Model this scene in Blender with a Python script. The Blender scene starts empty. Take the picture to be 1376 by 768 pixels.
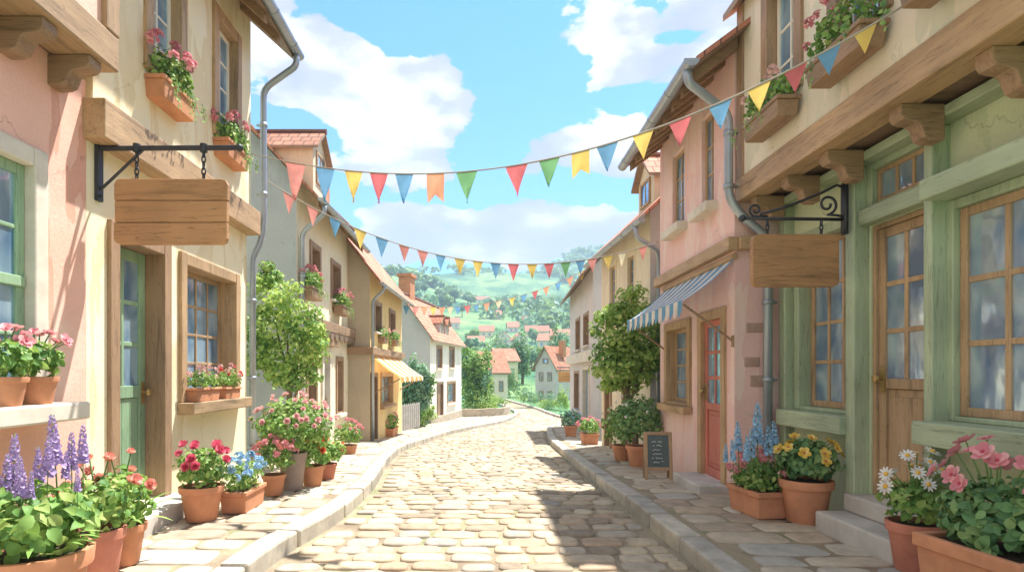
import bpy, bmesh, math, random
from math import sin, cos, pi, radians, sqrt, atan2
from mathutils import Vector, Matrix, Quaternion, noise

R = random.Random(11)
scene = bpy.context.scene
COL = scene.collection
F, CX, HY, EYE = 800.0, 640.0, 500.0, 1.3      # focal length and vanishing point of the photo (px), eye height (m)

# ------------------------------------------------------------------ terrain
def sst(a, b, x):
    t = min(1, max(0, (x - a) / (b - a))); return t * t * (3 - 2 * t)
_G = [0.0]
for _i in range(1, 2001):
    _y = _i * .05
    _s = -.05 * sst(5.5, 7.5, _y) * (1 - sst(29, 36, _y)) + .02 * sst(44, 60, _y)
    _G.append(_G[-1] + _s * .05)
def g(Y):
    if Y <= 0: return 0.0
    k = Y / .05; i = int(k)
    if i >= 2000: return _G[2000]
    return _G[i] + (_G[i + 1] - _G[i]) * (k - i)
_RT = [(55, 0), (70, .6), (100, 2.0), (150, 5.6), (220, 13), (300, 24), (400, 38), (500, 46), (1400, 50)]
def H(X, Y):
    h = g(min(Y, 55))
    b = 0
    for (a, va), (c, vc) in zip(_RT, _RT[1:]):
        if a <= Y <= c:
            t = (Y - a) / (c - a); b = va + (vc - va) * t
    if Y > 1400: b = 50
    h += b
    far = sst(60, 200, Y)
    gs = lambda cx, cy, sx, sy, am: am * math.exp(-((X - cx) / sx) ** 2 - ((Y - cy) / sy) ** 2)
    h += gs(-78, 400, 72, 130, 33) + gs(-20, 610, 190, 90, 52) + gs(165, 800, 140, 150, 118) + gs(60, 330, 50, 90, 8)
    h += far * 2.2 * noise.noise(Vector((X * .02, Y * .02, 3.1))) + far * .9 * noise.noise(Vector((X * .07, Y * .07, 9.1)))
    return h
def P(px, py):
    lo, hi = .5, 60.0
    for _ in range(50):
        m = (lo + hi) / 2
        if HY + F * (EYE - g(m)) / m > py: lo = m
        else: hi = m
    Y = (lo + hi) / 2
    return Vector(((px - CX) * Y / F, Y, g(Y)))

# ------------------------------------------------------------------ materials
def new_mat(name):
    m = bpy.data.materials.new(name); m.use_nodes = True
    nt = m.node_tree; nt.nodes.clear()
    out = nt.nodes.new('ShaderNodeOutputMaterial'); bs = nt.nodes.new('ShaderNodeBsdfPrincipled')
    nt.links.new(bs.outputs[0], out.inputs[0])
    return m, nt, bs, out
def N(nt, t, **kw):
    n = nt.nodes.new('ShaderNode' + t)
    for k, v in kw.items():
        if k.startswith('_'): setattr(n, k[1:], v)
        else: n.inputs[k].default_value = v
    return n
def ramp(nt, fac, stops, interp='LINEAR'):
    r = nt.nodes.new('ShaderNodeValToRGB'); cr = r.color_ramp; cr.interpolation = interp
    while len(cr.elements) < len(stops): cr.elements.new(.5)
    for e, (p, c) in zip(cr.elements, stops):
        e.position = p; e.color = (c[0], c[1], c[2], 1)
    nt.links.new(fac, r.inputs[0]); return r
def mixc(nt, fac, a, b, blend='MIX'):
    m = nt.nodes.new('ShaderNodeMix'); m.data_type = 'RGBA'; m.blend_type = blend
    for i, v in ((0, fac), (6, a), (7, b)):
        if hasattr(v, 'links') or isinstance(v, bpy.types.NodeSocket): nt.links.new(v, m.inputs[i])
        elif i == 0: m.inputs[0].default_value = v
        else: m.inputs[i].default_value = (v[0], v[1], v[2], 1)
    return m.outputs[2]
def sc(c, k): return tuple(min(1, x * k) for x in c)
def bump(nt, bs, h, strength, dist=.01):
    b = N(nt, 'Bump', Strength=strength, Distance=dist); nt.links.new(h, b.inputs['Height']); nt.links.new(b.outputs[0], bs.inputs['Normal'])
def objco(nt, scale=(1, 1, 1)):
    tc = nt.nodes.new('ShaderNodeTexCoord'); mp = N(nt, 'Mapping', Scale=scale)
    nt.links.new(tc.outputs['Object'], mp.inputs[0]); return mp.outputs[0]

def plaster(name, base, stain, amt=.55, wash=None):
    m, nt, bs, o = new_mat(name)
    co = objco(nt)
    n1 = N(nt, 'TexNoise', Scale=.9, Detail=5.0, Roughness=.6); nt.links.new(co, n1.inputs['Vector'])
    wash = wash or sc(base, .86)
    c = ramp(nt, n1.outputs[0], [(.3, wash), (.5, base), (.72, sc(base, 1.08))]).outputs[0]
    co2 = objco(nt, (2.2, 2.2, .55))
    n2 = N(nt, 'TexNoise', Scale=1.1, Detail=6.0, Roughness=.55, Distortion=.4); nt.links.new(co2, n2.inputs['Vector'])
    f = ramp(nt, n2.outputs[0], [(.53, (0, 0, 0)), (.545, (amt, amt, amt)), (.68, (amt * .35,) * 3)]).outputs[0]
    c = mixc(nt, f, c, stain)
    n3 = N(nt, 'TexNoise', Scale=38.0, Detail=6.0, Roughness=.7); nt.links.new(co, n3.inputs['Vector'])
    c = mixc(nt, .22, c, ramp(nt, n3.outputs[0], [(.3, (.3,) * 3), (.7, (.7,) * 3)]).outputs[0], 'OVERLAY')
    nd = N(nt, 'TexNoise', Scale=3.0, Detail=5.0, Roughness=.6); nt.links.new(co, nd.inputs['Vector'])
    va = N(nt, 'VectorMath', _operation='MULTIPLY_ADD'); nt.links.new(nd.outputs[1], va.inputs[0]); va.inputs[1].default_value = (.5, .5, .5); nt.links.new(co, va.inputs[2])
    vo = N(nt, 'TexVoronoi', _feature='DISTANCE_TO_EDGE', Scale=.75); nt.links.new(va.outputs[0], vo.inputs['Vector'])
    ck = ramp(nt, vo.outputs['Distance'], [(.0, (1, 1, 1)), (.006, (0, 0, 0))]).outputs[0]
    cm_ = ramp(nt, n1.outputs[0], [(.5, (0, 0, 0)), (.58, (.55,) * 3)]).outputs[0]
    c = mixc(nt, mixc(nt, 1.0, ck, cm_, 'MULTIPLY'), c, sc(stain, .5))
    nt.links.new(c, bs.inputs['Base Color']); bs.inputs['Roughness'].default_value = .9
    n4 = N(nt, 'TexNoise', Scale=5.0, Detail=8.0, Roughness=.65); nt.links.new(co, n4.inputs['Vector'])
    ad = N(nt, 'Math', _operation='ADD'); nt.links.new(n3.outputs[0], ad.inputs[0]); nt.links.new(n4.outputs[0], ad.inputs[1])
    bump(nt, bs, ad.outputs[0], .35, .012)
    return m
def wood(name, base, axis='x', k=1.0, rough=.62, dark=.5, contrast=1.0):
    m, nt, bs, o = new_mat(name)
    s = {'x': (.9, 9, 9), 'y': (9, .9, 9), 'z': (9, 9, .9)}[axis]
    co = objco(nt, tuple(v * k for v in s))
    n1 = N(nt, 'TexNoise', Scale=1.6, Detail=6.0, Roughness=.62, Distortion=.7); nt.links.new(co, n1.inputs['Vector'])
    c = ramp(nt, n1.outputs[0], [(.28, sc(base, 1 - (1 - dark) * contrast)), (.45, sc(base, .92)), (.6, base), (.78, sc(base, 1.2))]).outputs[0]
    co2 = objco(nt); n2 = N(nt, 'TexNoise', Scale=1.3, Detail=3.0); nt.links.new(co2, n2.inputs['Vector'])
    c2 = ramp(nt, n2.outputs[0], [(.35, (.78,) * 3), (.65, (1.1,) * 3)]).outputs[0]
    c = mixc(nt, 1.0, c, c2, 'MULTIPLY')
    n3 = N(nt, 'TexNoise', Scale=3.4, Detail=4.0, Roughness=.55, Distortion=.3); nt.links.new(objco(nt, tuple((v * k if v > 1 else v * k * .55) for v in s)), n3.inputs['Vector'])
    sp = ramp(nt, n3.outputs[0], [(.485, (1, 1, 1)), (.498, (.55 + .3 * (1 - contrast),) * 3), (.502, (.55 + .3 * (1 - contrast),) * 3), (.515, (1, 1, 1))]).outputs[0]
    c = mixc(nt, 1.0, c, sp, 'MULTIPLY')
    nt.links.new(c, bs.inputs['Base Color']); bs.inputs['Roughness'].default_value = rough
    bump(nt, bs, n1.outputs[0], .4, .006)
    return m
def plain(name, base, rough=.6, var=.18, scale=6, metal=0.0, b=.15):
    m, nt, bs, o = new_mat(name)
    co = objco(nt); n1 = N(nt, 'TexNoise', Scale=float(scale), Detail=5.0, Roughness=.6); nt.links.new(co, n1.inputs['Vector'])
    c = ramp(nt, n1.outputs[0], [(.3, sc(base, 1 - var)), (.5, base), (.72, sc(base, 1 + var))]).outputs[0]
    nt.links.new(c, bs.inputs['Base Color']); bs.inputs['Roughness'].default_value = rough; bs.inputs['Metallic'].default_value = metal
    if b: bump(nt, bs, n1.outputs[0], b, .008)
    return m
def glass(name, a, b_, rough=.06):
    m, nt, bs, o = new_mat(name)
    co = objco(nt, (1.6, 1.6, 1.0)); n1 = N(nt, 'TexNoise', Scale=2.2, Detail=2.5, Distortion=.6); nt.links.new(co, n1.inputs['Vector'])
    c = ramp(nt, n1.outputs[0], [(.38, a), (.5, sc([(x + y) / 2 for x, y in zip(a, b_)], 1)), (.6, b_)]).outputs[0]
    nt.links.new(c, bs.inputs['Base Color']); bs.inputs['Roughness'].default_value = rough
    bs.inputs['Specular IOR Level'].default_value = .9; bs.inputs['Metallic'].default_value = .45
    n2 = N(nt, 'TexNoise', Scale=5.0, Detail=1.0); nt.links.new(co, n2.inputs['Vector']); bump(nt, bs, n2.outputs[0], .12, .02)
    return m
def islands(name, stops, rough=.7, transl=0.0, noise_amt=.0, nscale=14, bmp=.0, transcol=None, spec=.3):
    m, nt, bs, o = new_mat(name)
    geo = nt.nodes.new('ShaderNodeNewGeometry')
    c = ramp(nt, geo.outputs['Random Per Island'], stops).outputs[0]
    if noise_amt or bmp:
        co = objco(nt); n1 = N(nt, 'TexNoise', Scale=float(nscale), Detail=6.0, Roughness=.65); nt.links.new(co, n1.inputs['Vector'])
        if noise_amt:
            c2 = ramp(nt, n1.outputs[0], [(.3, (1 - noise_amt,) * 3), (.7, (1 + noise_amt * .5,) * 3)]).outputs[0]
            c = mixc(nt, 1.0, c, c2, 'MULTIPLY')
        if bmp: bump(nt, bs, n1.outputs[0], bmp, .01)
    nt.links.new(c, bs.inputs['Base Color']); bs.inputs['Roughness'].default_value = rough; bs.inputs['Specular IOR Level'].default_value = spec
    if transl:
        tr = nt.nodes.new('ShaderNodeBsdfTranslucent'); mx = nt.nodes.new('ShaderNodeMixShader'); mx.inputs[0].default_value = transl
        nt.links.new(mixc(nt, .5, c, transcol or (.35, .5, .08)), tr.inputs[0])
        nt.links.new(bs.outputs[0], mx.inputs[1]); nt.links.new(tr.outputs[0], mx.inputs[2]); nt.links.new(mx.outputs[0], o.inputs[0])
    return m
def tiles(name, a, b_, c_, w=.2, h=.22):
    m, nt, bs, o = new_mat(name)
    tc = nt.nodes.new('ShaderNodeTexCoord')
    br = nt.nodes.new('ShaderNodeTexBrick'); nt.links.new(tc.outputs['UV'], br.inputs['Vector'])
    br.inputs['Color1'].default_value = (*a, 1); br.inputs['Color2'].default_value = (*b_, 1); br.inputs['Mortar'].default_value = (*c_, 1)
    br.inputs['Scale'].default_value = 1.0; br.inputs['Mortar Size'].default_value = .012; br.inputs['Brick Width'].default_value = w; br.inputs['Row Height'].default_value = h
    br.inputs['Mortar Smooth'].default_value = .3; br.inputs['Bias'].default_value = 0
    co = objco(nt); n1 = N(nt, 'TexNoise', Scale=2.5, Detail=6.0, Roughness=.65); nt.links.new(co, n1.inputs['Vector'])
    c2 = ramp(nt, n1.outputs[0], [(.3, (.72,) * 3), (.7, (1.15,) * 3)]).outputs[0]
    c = mixc(nt, 1.0, br.outputs[0], c2, 'MULTIPLY'); nt.links.new(c, bs.inputs['Base Color'])
    # stepped courses: each row rises towards its lower edge
    sp = nt.nodes.new('ShaderNodeSeparateXYZ'); nt.links.new(tc.outputs['UV'], sp.inputs[0])
    dv = N(nt, 'Math', _operation='DIVIDE'); dv.inputs[1].default_value = h; nt.links.new(sp.outputs[1], dv.inputs[0])
    fr = N(nt, 'Math', _operation='FRACT'); nt.links.new(dv.outputs[0], fr.inputs[0])
    sb = N(nt, 'Math', _operation='SUBTRACT'); nt.links.new(br.outputs[1], sb.inputs[0]); sb.inputs[0].default_value = 1
    ad = N(nt, 'Math', _operation='ADD'); nt.links.new(fr.outputs[0], ad.inputs[0]); nt.links.new(br.outputs[1], ad.inputs[1])
    bump(nt, bs, ad.outputs[0], .8, -.03); bs.inputs['Roughness'].default_value = .85
    return m
def stripes(name, a, b_, period):
    m, nt, bs, o = new_mat(name)
    tc = nt.nodes.new('ShaderNodeTexCoord'); sp = nt.nodes.new('ShaderNodeSeparateXYZ'); nt.links.new(tc.outputs['UV'], sp.inputs[0])
    dv = N(nt, 'Math', _operation='DIVIDE'); dv.inputs[1].default_value = period; nt.links.new(sp.outputs[0], dv.inputs[0])
    fr = N(nt, 'Math', _operation='FRACT'); nt.links.new(dv.outputs[0], fr.inputs[0])
    c = ramp(nt, fr.outputs[0], [(0, a), (.5, b_)], 'CONSTANT').outputs[0]
    co = objco(nt); n1 = N(nt, 'TexNoise', Scale=6.0, Detail=4.0); nt.links.new(co, n1.inputs['Vector'])
    c = mixc(nt, 1.0, c, ramp(nt, n1.outputs[0], [(.3, (.82,) * 3), (.6, (1.05,) * 3)]).outputs[0], 'MULTIPLY')
    nt.links.new(c, bs.inputs['Base Color']); bs.inputs['Roughness'].default_value = .85
    tr = nt.nodes.new('ShaderNodeBsdfTranslucent'); mx = nt.nodes.new('ShaderNodeMixShader'); mx.inputs[0].default_value = .3
    nt.links.new(c, tr.inputs[0]); nt.links.new(bs.outputs[0], mx.inputs[1]); nt.links.new(tr.outputs[0], mx.inputs[2]); nt.links.new(mx.outputs[0], o.inputs[0])
    return m
def cloth(name, c):
    m, nt, bs, o = new_mat(name)
    co = objco(nt); n1 = N(nt, 'TexNoise', Scale=7.0, Detail=1.5); nt.links.new(co, n1.inputs['Vector'])
    c1 = ramp(nt, n1.outputs[0], [(.3, sc(c, .86)), (.65, sc(c, 1.1))]).outputs[0]
    nt.links.new(c1, bs.inputs['Base Color']); bs.inputs['Roughness'].default_value = .9
    tr = nt.nodes.new('ShaderNodeBsdfTranslucent'); mx = nt.nodes.new('ShaderNodeMixShader'); mx.inputs[0].default_value = .45
    nt.links.new(c1, tr.inputs[0]); nt.links.new(bs.outputs[0], mx.inputs[1]); nt.links.new(tr.outputs[0], mx.inputs[2]); nt.links.new(mx.outputs[0], o.inputs[0])
    return m

M = {}
M['pink'] = plaster('pink plaster', (.83, .49, .38), (.62, .28, .18), .6, (.85, .62, .50))
M['rose'] = plaster('rose plaster', (.80, .52, .46), (.84, .68, .60), .6, (.70, .46, .46))
M['cream'] = plaster('cream plaster', (.86, .77, .53), (.70, .53, .28), .55, (.88, .83, .68))
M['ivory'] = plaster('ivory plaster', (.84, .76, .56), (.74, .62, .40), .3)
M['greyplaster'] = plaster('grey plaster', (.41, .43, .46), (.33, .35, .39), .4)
M['ochre'] = plaster('ochre plaster', (.80, .60, .28), (.66, .46, .22), .35)
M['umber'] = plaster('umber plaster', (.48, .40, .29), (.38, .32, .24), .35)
M['white'] = plaster('white plaster', (.84, .78, .66), (.74, .66, .52), .25)
M['beige'] = plaster('beige plaster', (.72, .63, .46), (.60, .50, .36), .35)
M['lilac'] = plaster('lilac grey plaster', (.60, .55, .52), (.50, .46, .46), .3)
M['buff'] = plaster('buff plaster', (.80, .71, .57), (.56, .58, .42), .55, (.80, .67, .57))
M['palegreen'] = plaster('pale green plaster', (.58, .62, .42), (.42, .51, .31), .4)
M['green'] = {a: wood('green painted timber ' + a, (.42, .50, .33), a, .7, .6, .75, .7) for a in 'xyz'}
M['greendoor'] = wood('green painted door', (.31, .47, .29), 'z', .7, .55, .75, .7)
M['reddoor'] = wood('red painted door', (.60, .19, .14), 'z', .7, .55, .75, .7)
M['bluedoor'] = wood('blue painted door', (.20, .33, .45), 'z', .7, .55, .75, .7)
M['brown'] = {a: wood('brown timber ' + a, (.38, .24, .14), a) for a in 'xyz'}
M['tan'] = {a: wood('tan timber ' + a, (.52, .34, .185), a) for a in 'xyz'}
M['oak'] = {a: wood('oak timber ' + a, (.48, .32, .18), a) for a in 'xyz'}
M['darkwood'] = {a: wood('dark timber ' + a, (.24, .16, .10), a) for a in 'xyz'}
M['sign'] = wood('sign board wood', (.48, .255, .115), 'x', .8, .65, .45)
M['soffit'] = wood('soffit boards', (.34, .24, .16), 'y')
M['stone'] = plain('pale stone', (.66, .60, .50), .9, .16, 5, 0, .3)
M['step'] = plain('step stone', (.52, .49, .44), .9, .2, 4, 0, .3)
M['zinc'] = plain('zinc', (.36, .40, .44), .42, .15, 3, .6, .05)
M['iron'] = plain('wrought iron', (.045, .047, .055), .5, .3, 12, .4, .1)
M['brass'] = plain('aged brass', (.45, .30, .12), .4, .2, 12, .7, .05)
M['glass'] = glass('window glass', (.14, .28, .46), (.40, .58, .72))
M['shopglass'] = glass('shop window glass', (.20, .30, .46), (.50, .62, .70))
M['curtain'] = plain('curtain', (.75, .72, .66), .9, .1, 3)
M['tile'] = tiles('red clay tiles', (.52, .20, .12), (.62, .30, .19), (.20, .09, .06))
M['tilebrown'] = tiles('brown clay tiles', (.36, .17, .11), (.46, .24, .16), (.15, .08, .06))
M['terra'] = plain('terracotta', (.56, .25, .13), .85, .2, 5, 0, .25)
M['terrared'] = plain('reddish terracotta', (.52, .20, .13), .85, .2, 5, 0, .25)
M['greypot'] = plain('weathered stoneware', (.34, .26, .22), .85, .2, 5, 0, .25)
M['soil'] = plain('potting soil', (.06, .04, .025), 1, .4, 30, 0, .6)
M['bark'] = wood('bark', (.24, .17, .11), 'z', 1.5, .9)
M['board'] = plain('slate board', (.10, .14, .14), .75, .25, 4, 0, .1)
M['chalk'] = plain('chalk', (.75, .76, .74), .95, .1, 40)
M['cord'] = plain('bunting cord', (.42, .38, .33), .9)
M['stripeblue'] = stripes('blue and white awning cloth', (.16, .38, .58), (.84, .78, .70), .30)
M['stripeorange'] = stripes('orange and white awning cloth', (.80, .40, .12), (.88, .80, .60), .84)
FL = {'red': (.74, .20, .21), 'pink': (.80, .33, .28), 'blue': (.19, .42, .65), 'yellow': (.86, .64, .18), 'orange': (.84, .40, .24), 'green': (.22, .48, .22), 'faded': (.76, .68, .46)}
for k, v in FL.items(): M['flag_' + k] = cloth(k + ' bunting cloth', v)
M['leaf'] = islands('leaves', [(0, (.09, .21, .06)), (.35, (.17, .34, .08)), (.7, (.29, .46, .12)), (1, (.46, .56, .19))], .55, .35)
M['leafdark'] = islands('dark leaves', [(0, (.08, .19, .09)), (.5, (.15, .31, .12)), (1, (.29, .44, .17))], .55, .3)
M['leafyellow'] = islands('yellow green leaves', [(0, (.18, .36, .09)), (.4, (.34, .53, .13)), (1, (.58, .69, .24))], .55, .4, transcol=(.5, .55, .1))
M['leafblue'] = islands('blue green leaves', [(0, (.11, .25, .18)), (.5, (.19, .37, .25)), (1, (.32, .48, .31))], .55, .3)
M['stem'] = plain('green stems', (.12, .22, .06), .7)
M['kerb'] = islands('kerb stone', [(0, (.40, .37, .31)), (.5, (.48, .44, .37)), (1, (.55, .50, .40))], .9, 0, .3, 6, .5)
M['cobble'] = islands('cobbles', [(0, (.27, .215, .155)), (.18, (.41, .325, .225)), (.4, (.50, .41, .285)), (.55, (.35, .315, .27)), (.7, (.53, .44, .30)), (.85, (.42, .30, .20)), (1, (.54, .465, .34))], .85, 0, .28, 9, .55)
M['flagstone'] = islands('paving slabs', [(0, (.38, .29, .21)), (.25, (.50, .42, .31)), (.5, (.42, .40, .35)), (.75, (.56, .49, .37)), (1, (.46, .35, .25))], .88, 0, .28, 7, .5)
M['mortar'] = plain('sandy mortar', (.62, .53, .38), .95, .25, 12, 0, .5)
def mortar(name):
    m, nt, bs, o = new_mat(name); co = objco(nt)
    n1 = N(nt, 'TexNoise', Scale=1.3, Detail=7.0, Roughness=.65); nt.links.new(co, n1.inputs['Vector'])
    c = ramp(nt, n1.outputs[0], [(.38, (.22, .17, .115)), (.52, (.34, .27, .18)), (.58, (.28, .25, .15)), (.66, (.16, .19, .08))]).outputs[0]
    n2 = N(nt, 'TexNoise', Scale=45.0, Detail=5.0, Roughness=.7); nt.links.new(co, n2.inputs['Vector'])
    c = mixc(nt, .35, c, n2.outputs[1], 'OVERLAY'); nt.links.new(c, bs.inputs['Base Color']); bs.inputs['Roughness'].default_value = 1
    bump(nt, bs, n2.outputs[0], .6, .01); return m
M['mortar'] = mortar('sandy mossy joints')
M['gardenstone'] = plain('garden wall stone', (.46, .38, .28), .9, .25, 5, 0, .5)
def flowermat(name, c, c2): return islands(name, [(0, sc(c, .72)), (.5, c), (1, c2)], .6, .3, transcol=c)
M['f_magenta'] = flowermat('magenta petals', (.70, .12, .20), (.85, .30, .38))
M['f_pink'] = flowermat('pink petals', (.80, .30, .34), (.90, .52, .52))
M['f_pale'] = flowermat('pale pink petals', (.84, .50, .48), (.92, .72, .68))
M['f_coral'] = flowermat('coral petals', (.84, .36, .29), (.92, .52, .42))
M['f_orange'] = flowermat('orange petals', (.78, .20, .08), (.88, .36, .12))
M['f_red'] = flowermat('red petals', (.70, .10, .09), (.84, .24, .2))
M['f_yellow'] = flowermat('yellow petals', (.88, .60, .10), (.94, .76, .28))
M['f_white'] = flowermat('white petals', (.86, .84, .80), (.92, .92, .90))
M['f_blue'] = flowermat('blue petals', (.34, .57, .78), (.52, .72, .86))
M['f_lav'] = flowermat('lavender petals', (.46, .33, .62), (.62, .50, .76))
M['f_centre'] = plain('flower centres', (.75, .42, .05), .8, .2, 60)
M['f_eye'] = plain('flower eyes', (.45, .06, .10), .8, .2, 60)

# ground / hills
def ground_mat():
    m, nt, bs, o = new_mat('meadow and hillside')
    co = objco(nt)
    n1 = N(nt, 'TexNoise', Scale=.022, Detail=6.0, Roughness=.6); nt.links.new(co, n1.inputs['Vector'])
    n2 = N(nt, 'TexNoise', Scale=.35, Detail=6.0, Roughness=.7); nt.links.new(co, n2.inputs['Vector'])
    c = ramp(nt, n1.outputs[0], [(.36, (.045, .13, .085)), (.45, (.08, .19, .10)), (.52, (.14, .26, .12)), (.6, (.24, .35, .15)), (.7, (.09, .20, .10))]).outputs[0]
    c = mixc(nt, 1.0, c, ramp(nt, n2.outputs[0], [(.3, (.7,) * 3), (.7, (1.2,) * 3)]).outputs[0], 'MULTIPLY')
    nt.links.new(c, bs.inputs['Base Color']); bs.inputs['Roughness'].default_value = 1; bs.inputs['Specular IOR Level'].default_value = .1
    bump(nt, bs, n2.outputs[0], .6, .5)
    return m
M['ground'] = ground_mat()

# ------------------------------------------------------------------ mesh builder
class MB:
    def __init__(s): s.v = []; s.f = []; s.m = []; s.uv = {}
    def face(s, pts, mi=0, uv=None):
        b = len(s.v); s.v += [tuple(p) for p in pts]; s.f.append(tuple(range(b, b + len(pts)))); s.m.append(mi)
        if uv: s.uv[len(s.f) - 1] = uv
    def hexa(s, p, mi=0):
        b = len(s.v); s.v += [tuple(q) for q in p]
        for f in ((0, 3, 2, 1), (4, 5, 6, 7), (0, 1, 5, 4), (1, 2, 6, 5), (2, 3, 7, 6), (3, 0, 4, 7)):
            s.f.append(tuple(b + i for i in f)); s.m.append(mi)
    def box(s, x0, x1, y0, y1, z0, z1, mi=0):
        if x0 > x1: x0, x1 = x1, x0
        if y0 > y1: y0, y1 = y1, y0
        if z0 > z1: z0, z1 = z1, z0
        s.hexa([(x0, y0, z0), (x1, y0, z0), (x1, y1, z0), (x0, y1, z0), (x0, y0, z1), (x1, y0, z1), (x1, y1, z1), (x0, y1, z1)], mi)
    def prism(s, poly, axis_vec, mi=0):
        # poly: list of 3d points (planar), extruded along axis_vec
        n = len(poly); b = len(s.v); a = Vector(axis_vec)
        s.v += [tuple(p) for p in poly] + [tuple(Vector(p) + a) for p in poly]
        s.f.append(tuple(b + i for i in range(n))); s.m.append(mi)
        s.f.append(tuple(b + n + i for i in reversed(range(n)))); s.m.append(mi)
        for i in range(n):
            j = (i + 1) % n; s.f.append((b + i, b + n + i, b + n + j, b + j)); s.m.append(mi)
    def tube(s, pts, r, seg=8, mi=0, cap=True):
        pts = [Vector(p) for p in pts]; n = len(pts)
        rs = r if isinstance(r, (list, tuple)) else [r] * n
        b = len(s.v); up = Vector((0, 0, 1))
        t0 = (pts[1] - pts[0]).normalized()
        u = t0.cross(up if abs(t0.z) < .9 else Vector((1, 0, 0))).normalized()
        for i, p in enumerate(pts):
            t = (pts[min(i + 1, n - 1)] - pts[max(i - 1, 0)]).normalized()
            u = (u - t * u.dot(t)).normalized(); w = t.cross(u)
            for k in range(seg):
                a = 2 * pi * k / seg; s.v.append(tuple(p + (u * cos(a) + w * sin(a)) * rs[i]))
        for i in range(n - 1):
            for k in range(seg):
                l = (k + 1) % seg
                s.f.append((b + i * seg + k, b + i * seg + l, b + (i + 1) * seg + l, b + (i + 1) * seg + k)); s.m.append(mi)
        if cap:
            s.f.append(tuple(b + k for k in reversed(range(seg)))); s.m.append(mi)
            s.f.append(tuple(b + (n - 1) * seg + k for k in range(seg))); s.m.append(mi)
    def lathe(s, prof, c=(0, 0, 0), seg=24, mi=0, wob=0):
        b = len(s.v); n = len(prof)
        for i, (r, z) in enumerate(prof):
            for k in range(seg):
                a = 2 * pi * k / seg; s.v.append((c[0] + r * cos(a), c[1] + r * sin(a), c[2] + z))
        for i in range(n - 1):
            for k in range(seg):
                l = (k + 1) % seg; s.f.append((b + i * seg + k, b + i * seg + l, b + (i + 1) * seg + l, b + (i + 1) * seg + k)); s.m.append(mi)
        s.f.append(tuple(b + k for k in reversed(range(seg)))); s.m.append(mi)
        s.f.append(tuple(b + (n - 1) * seg + k for k in range(seg))); s.m.append(mi)
    def ball(s, c, r, mi=0, seg=8, rings=5, sq=(1, 1, 1)):
        prof = [(r * sin(pi * (i + .35) / (rings + .7 - 1 + .0001 + 0)), -r * cos(pi * (i + .35) / (rings - .3))) for i in range(rings)]
        b = len(s.v)
        s.lathe([(abs(a), z) for a, z in prof], (0, 0, 0), seg, mi)
        for i in range(b, len(s.v)):
            x, y, z = s.v[i]; s.v[i] = (c[0] + x * sq[0], c[1] + y * sq[1], c[2] + z * sq[2])
    def build(s, name, mats, parent=None, bevel=0, smooth=False, recalc=False, dz=0, loc=None):
        me = bpy.data.meshes.new(name)
        vs = s.v if not dz else [(x, y, z - dz) for x, y, z in s.v]
        me.from_pydata(vs, [], s.f)
        for mt in (mats if isinstance(mats, (list, tuple)) else [mats]): me.materials.append(mt)
        me.polygons.foreach_set('material_index', s.m)
        if s.uv:
            ul = me.uv_layers.new(name='UVMap')
            for fi, uv in s.uv.items():
                for li, c in zip(me.polygons[fi].loop_indices, uv): ul.data[li].uv = c
        if smooth: me.polygons.foreach_set('use_smooth', [True] * len(s.f))
        me.update()
        if recalc:
            bm = bmesh.new(); bm.from_mesh(me); bmesh.ops.recalc_face_normals(bm, faces=bm.faces); bm.to_mesh(me); bm.free()
        o = bpy.data.objects.new(name, me); COL.objects.link(o)
        if parent: o.parent = parent
        if loc: o.location = loc
        if bevel:
            md = o.modifiers.new('bevel', 'BEVEL'); md.width = bevel; md.segments = 2; md.limit_method = 'ANGLE'; md.angle_limit = radians(40)
        return o
def tag(o, label=None, cat=None, group=None, kind=None):
    for k, v in (('label', label), ('category', cat), ('group', group), ('kind', kind)):
        if v: o[k] = v
    return o
def thing(name, label, cat, loc=(0, 0, 0), rz=0, group=None):
    o = bpy.data.objects.new(name, None); COL.objects.link(o); o.location = loc; o.rotation_euler = (0, 0, rz)
    o.empty_display_size = .2
    return tag(o, label, cat, group)
def link_copy(src, parent, M4=None):
    c = src.copy(); COL.objects.link(c); c.parent = parent
    if M4 is not None: c.matrix_local = M4
    return c

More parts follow.
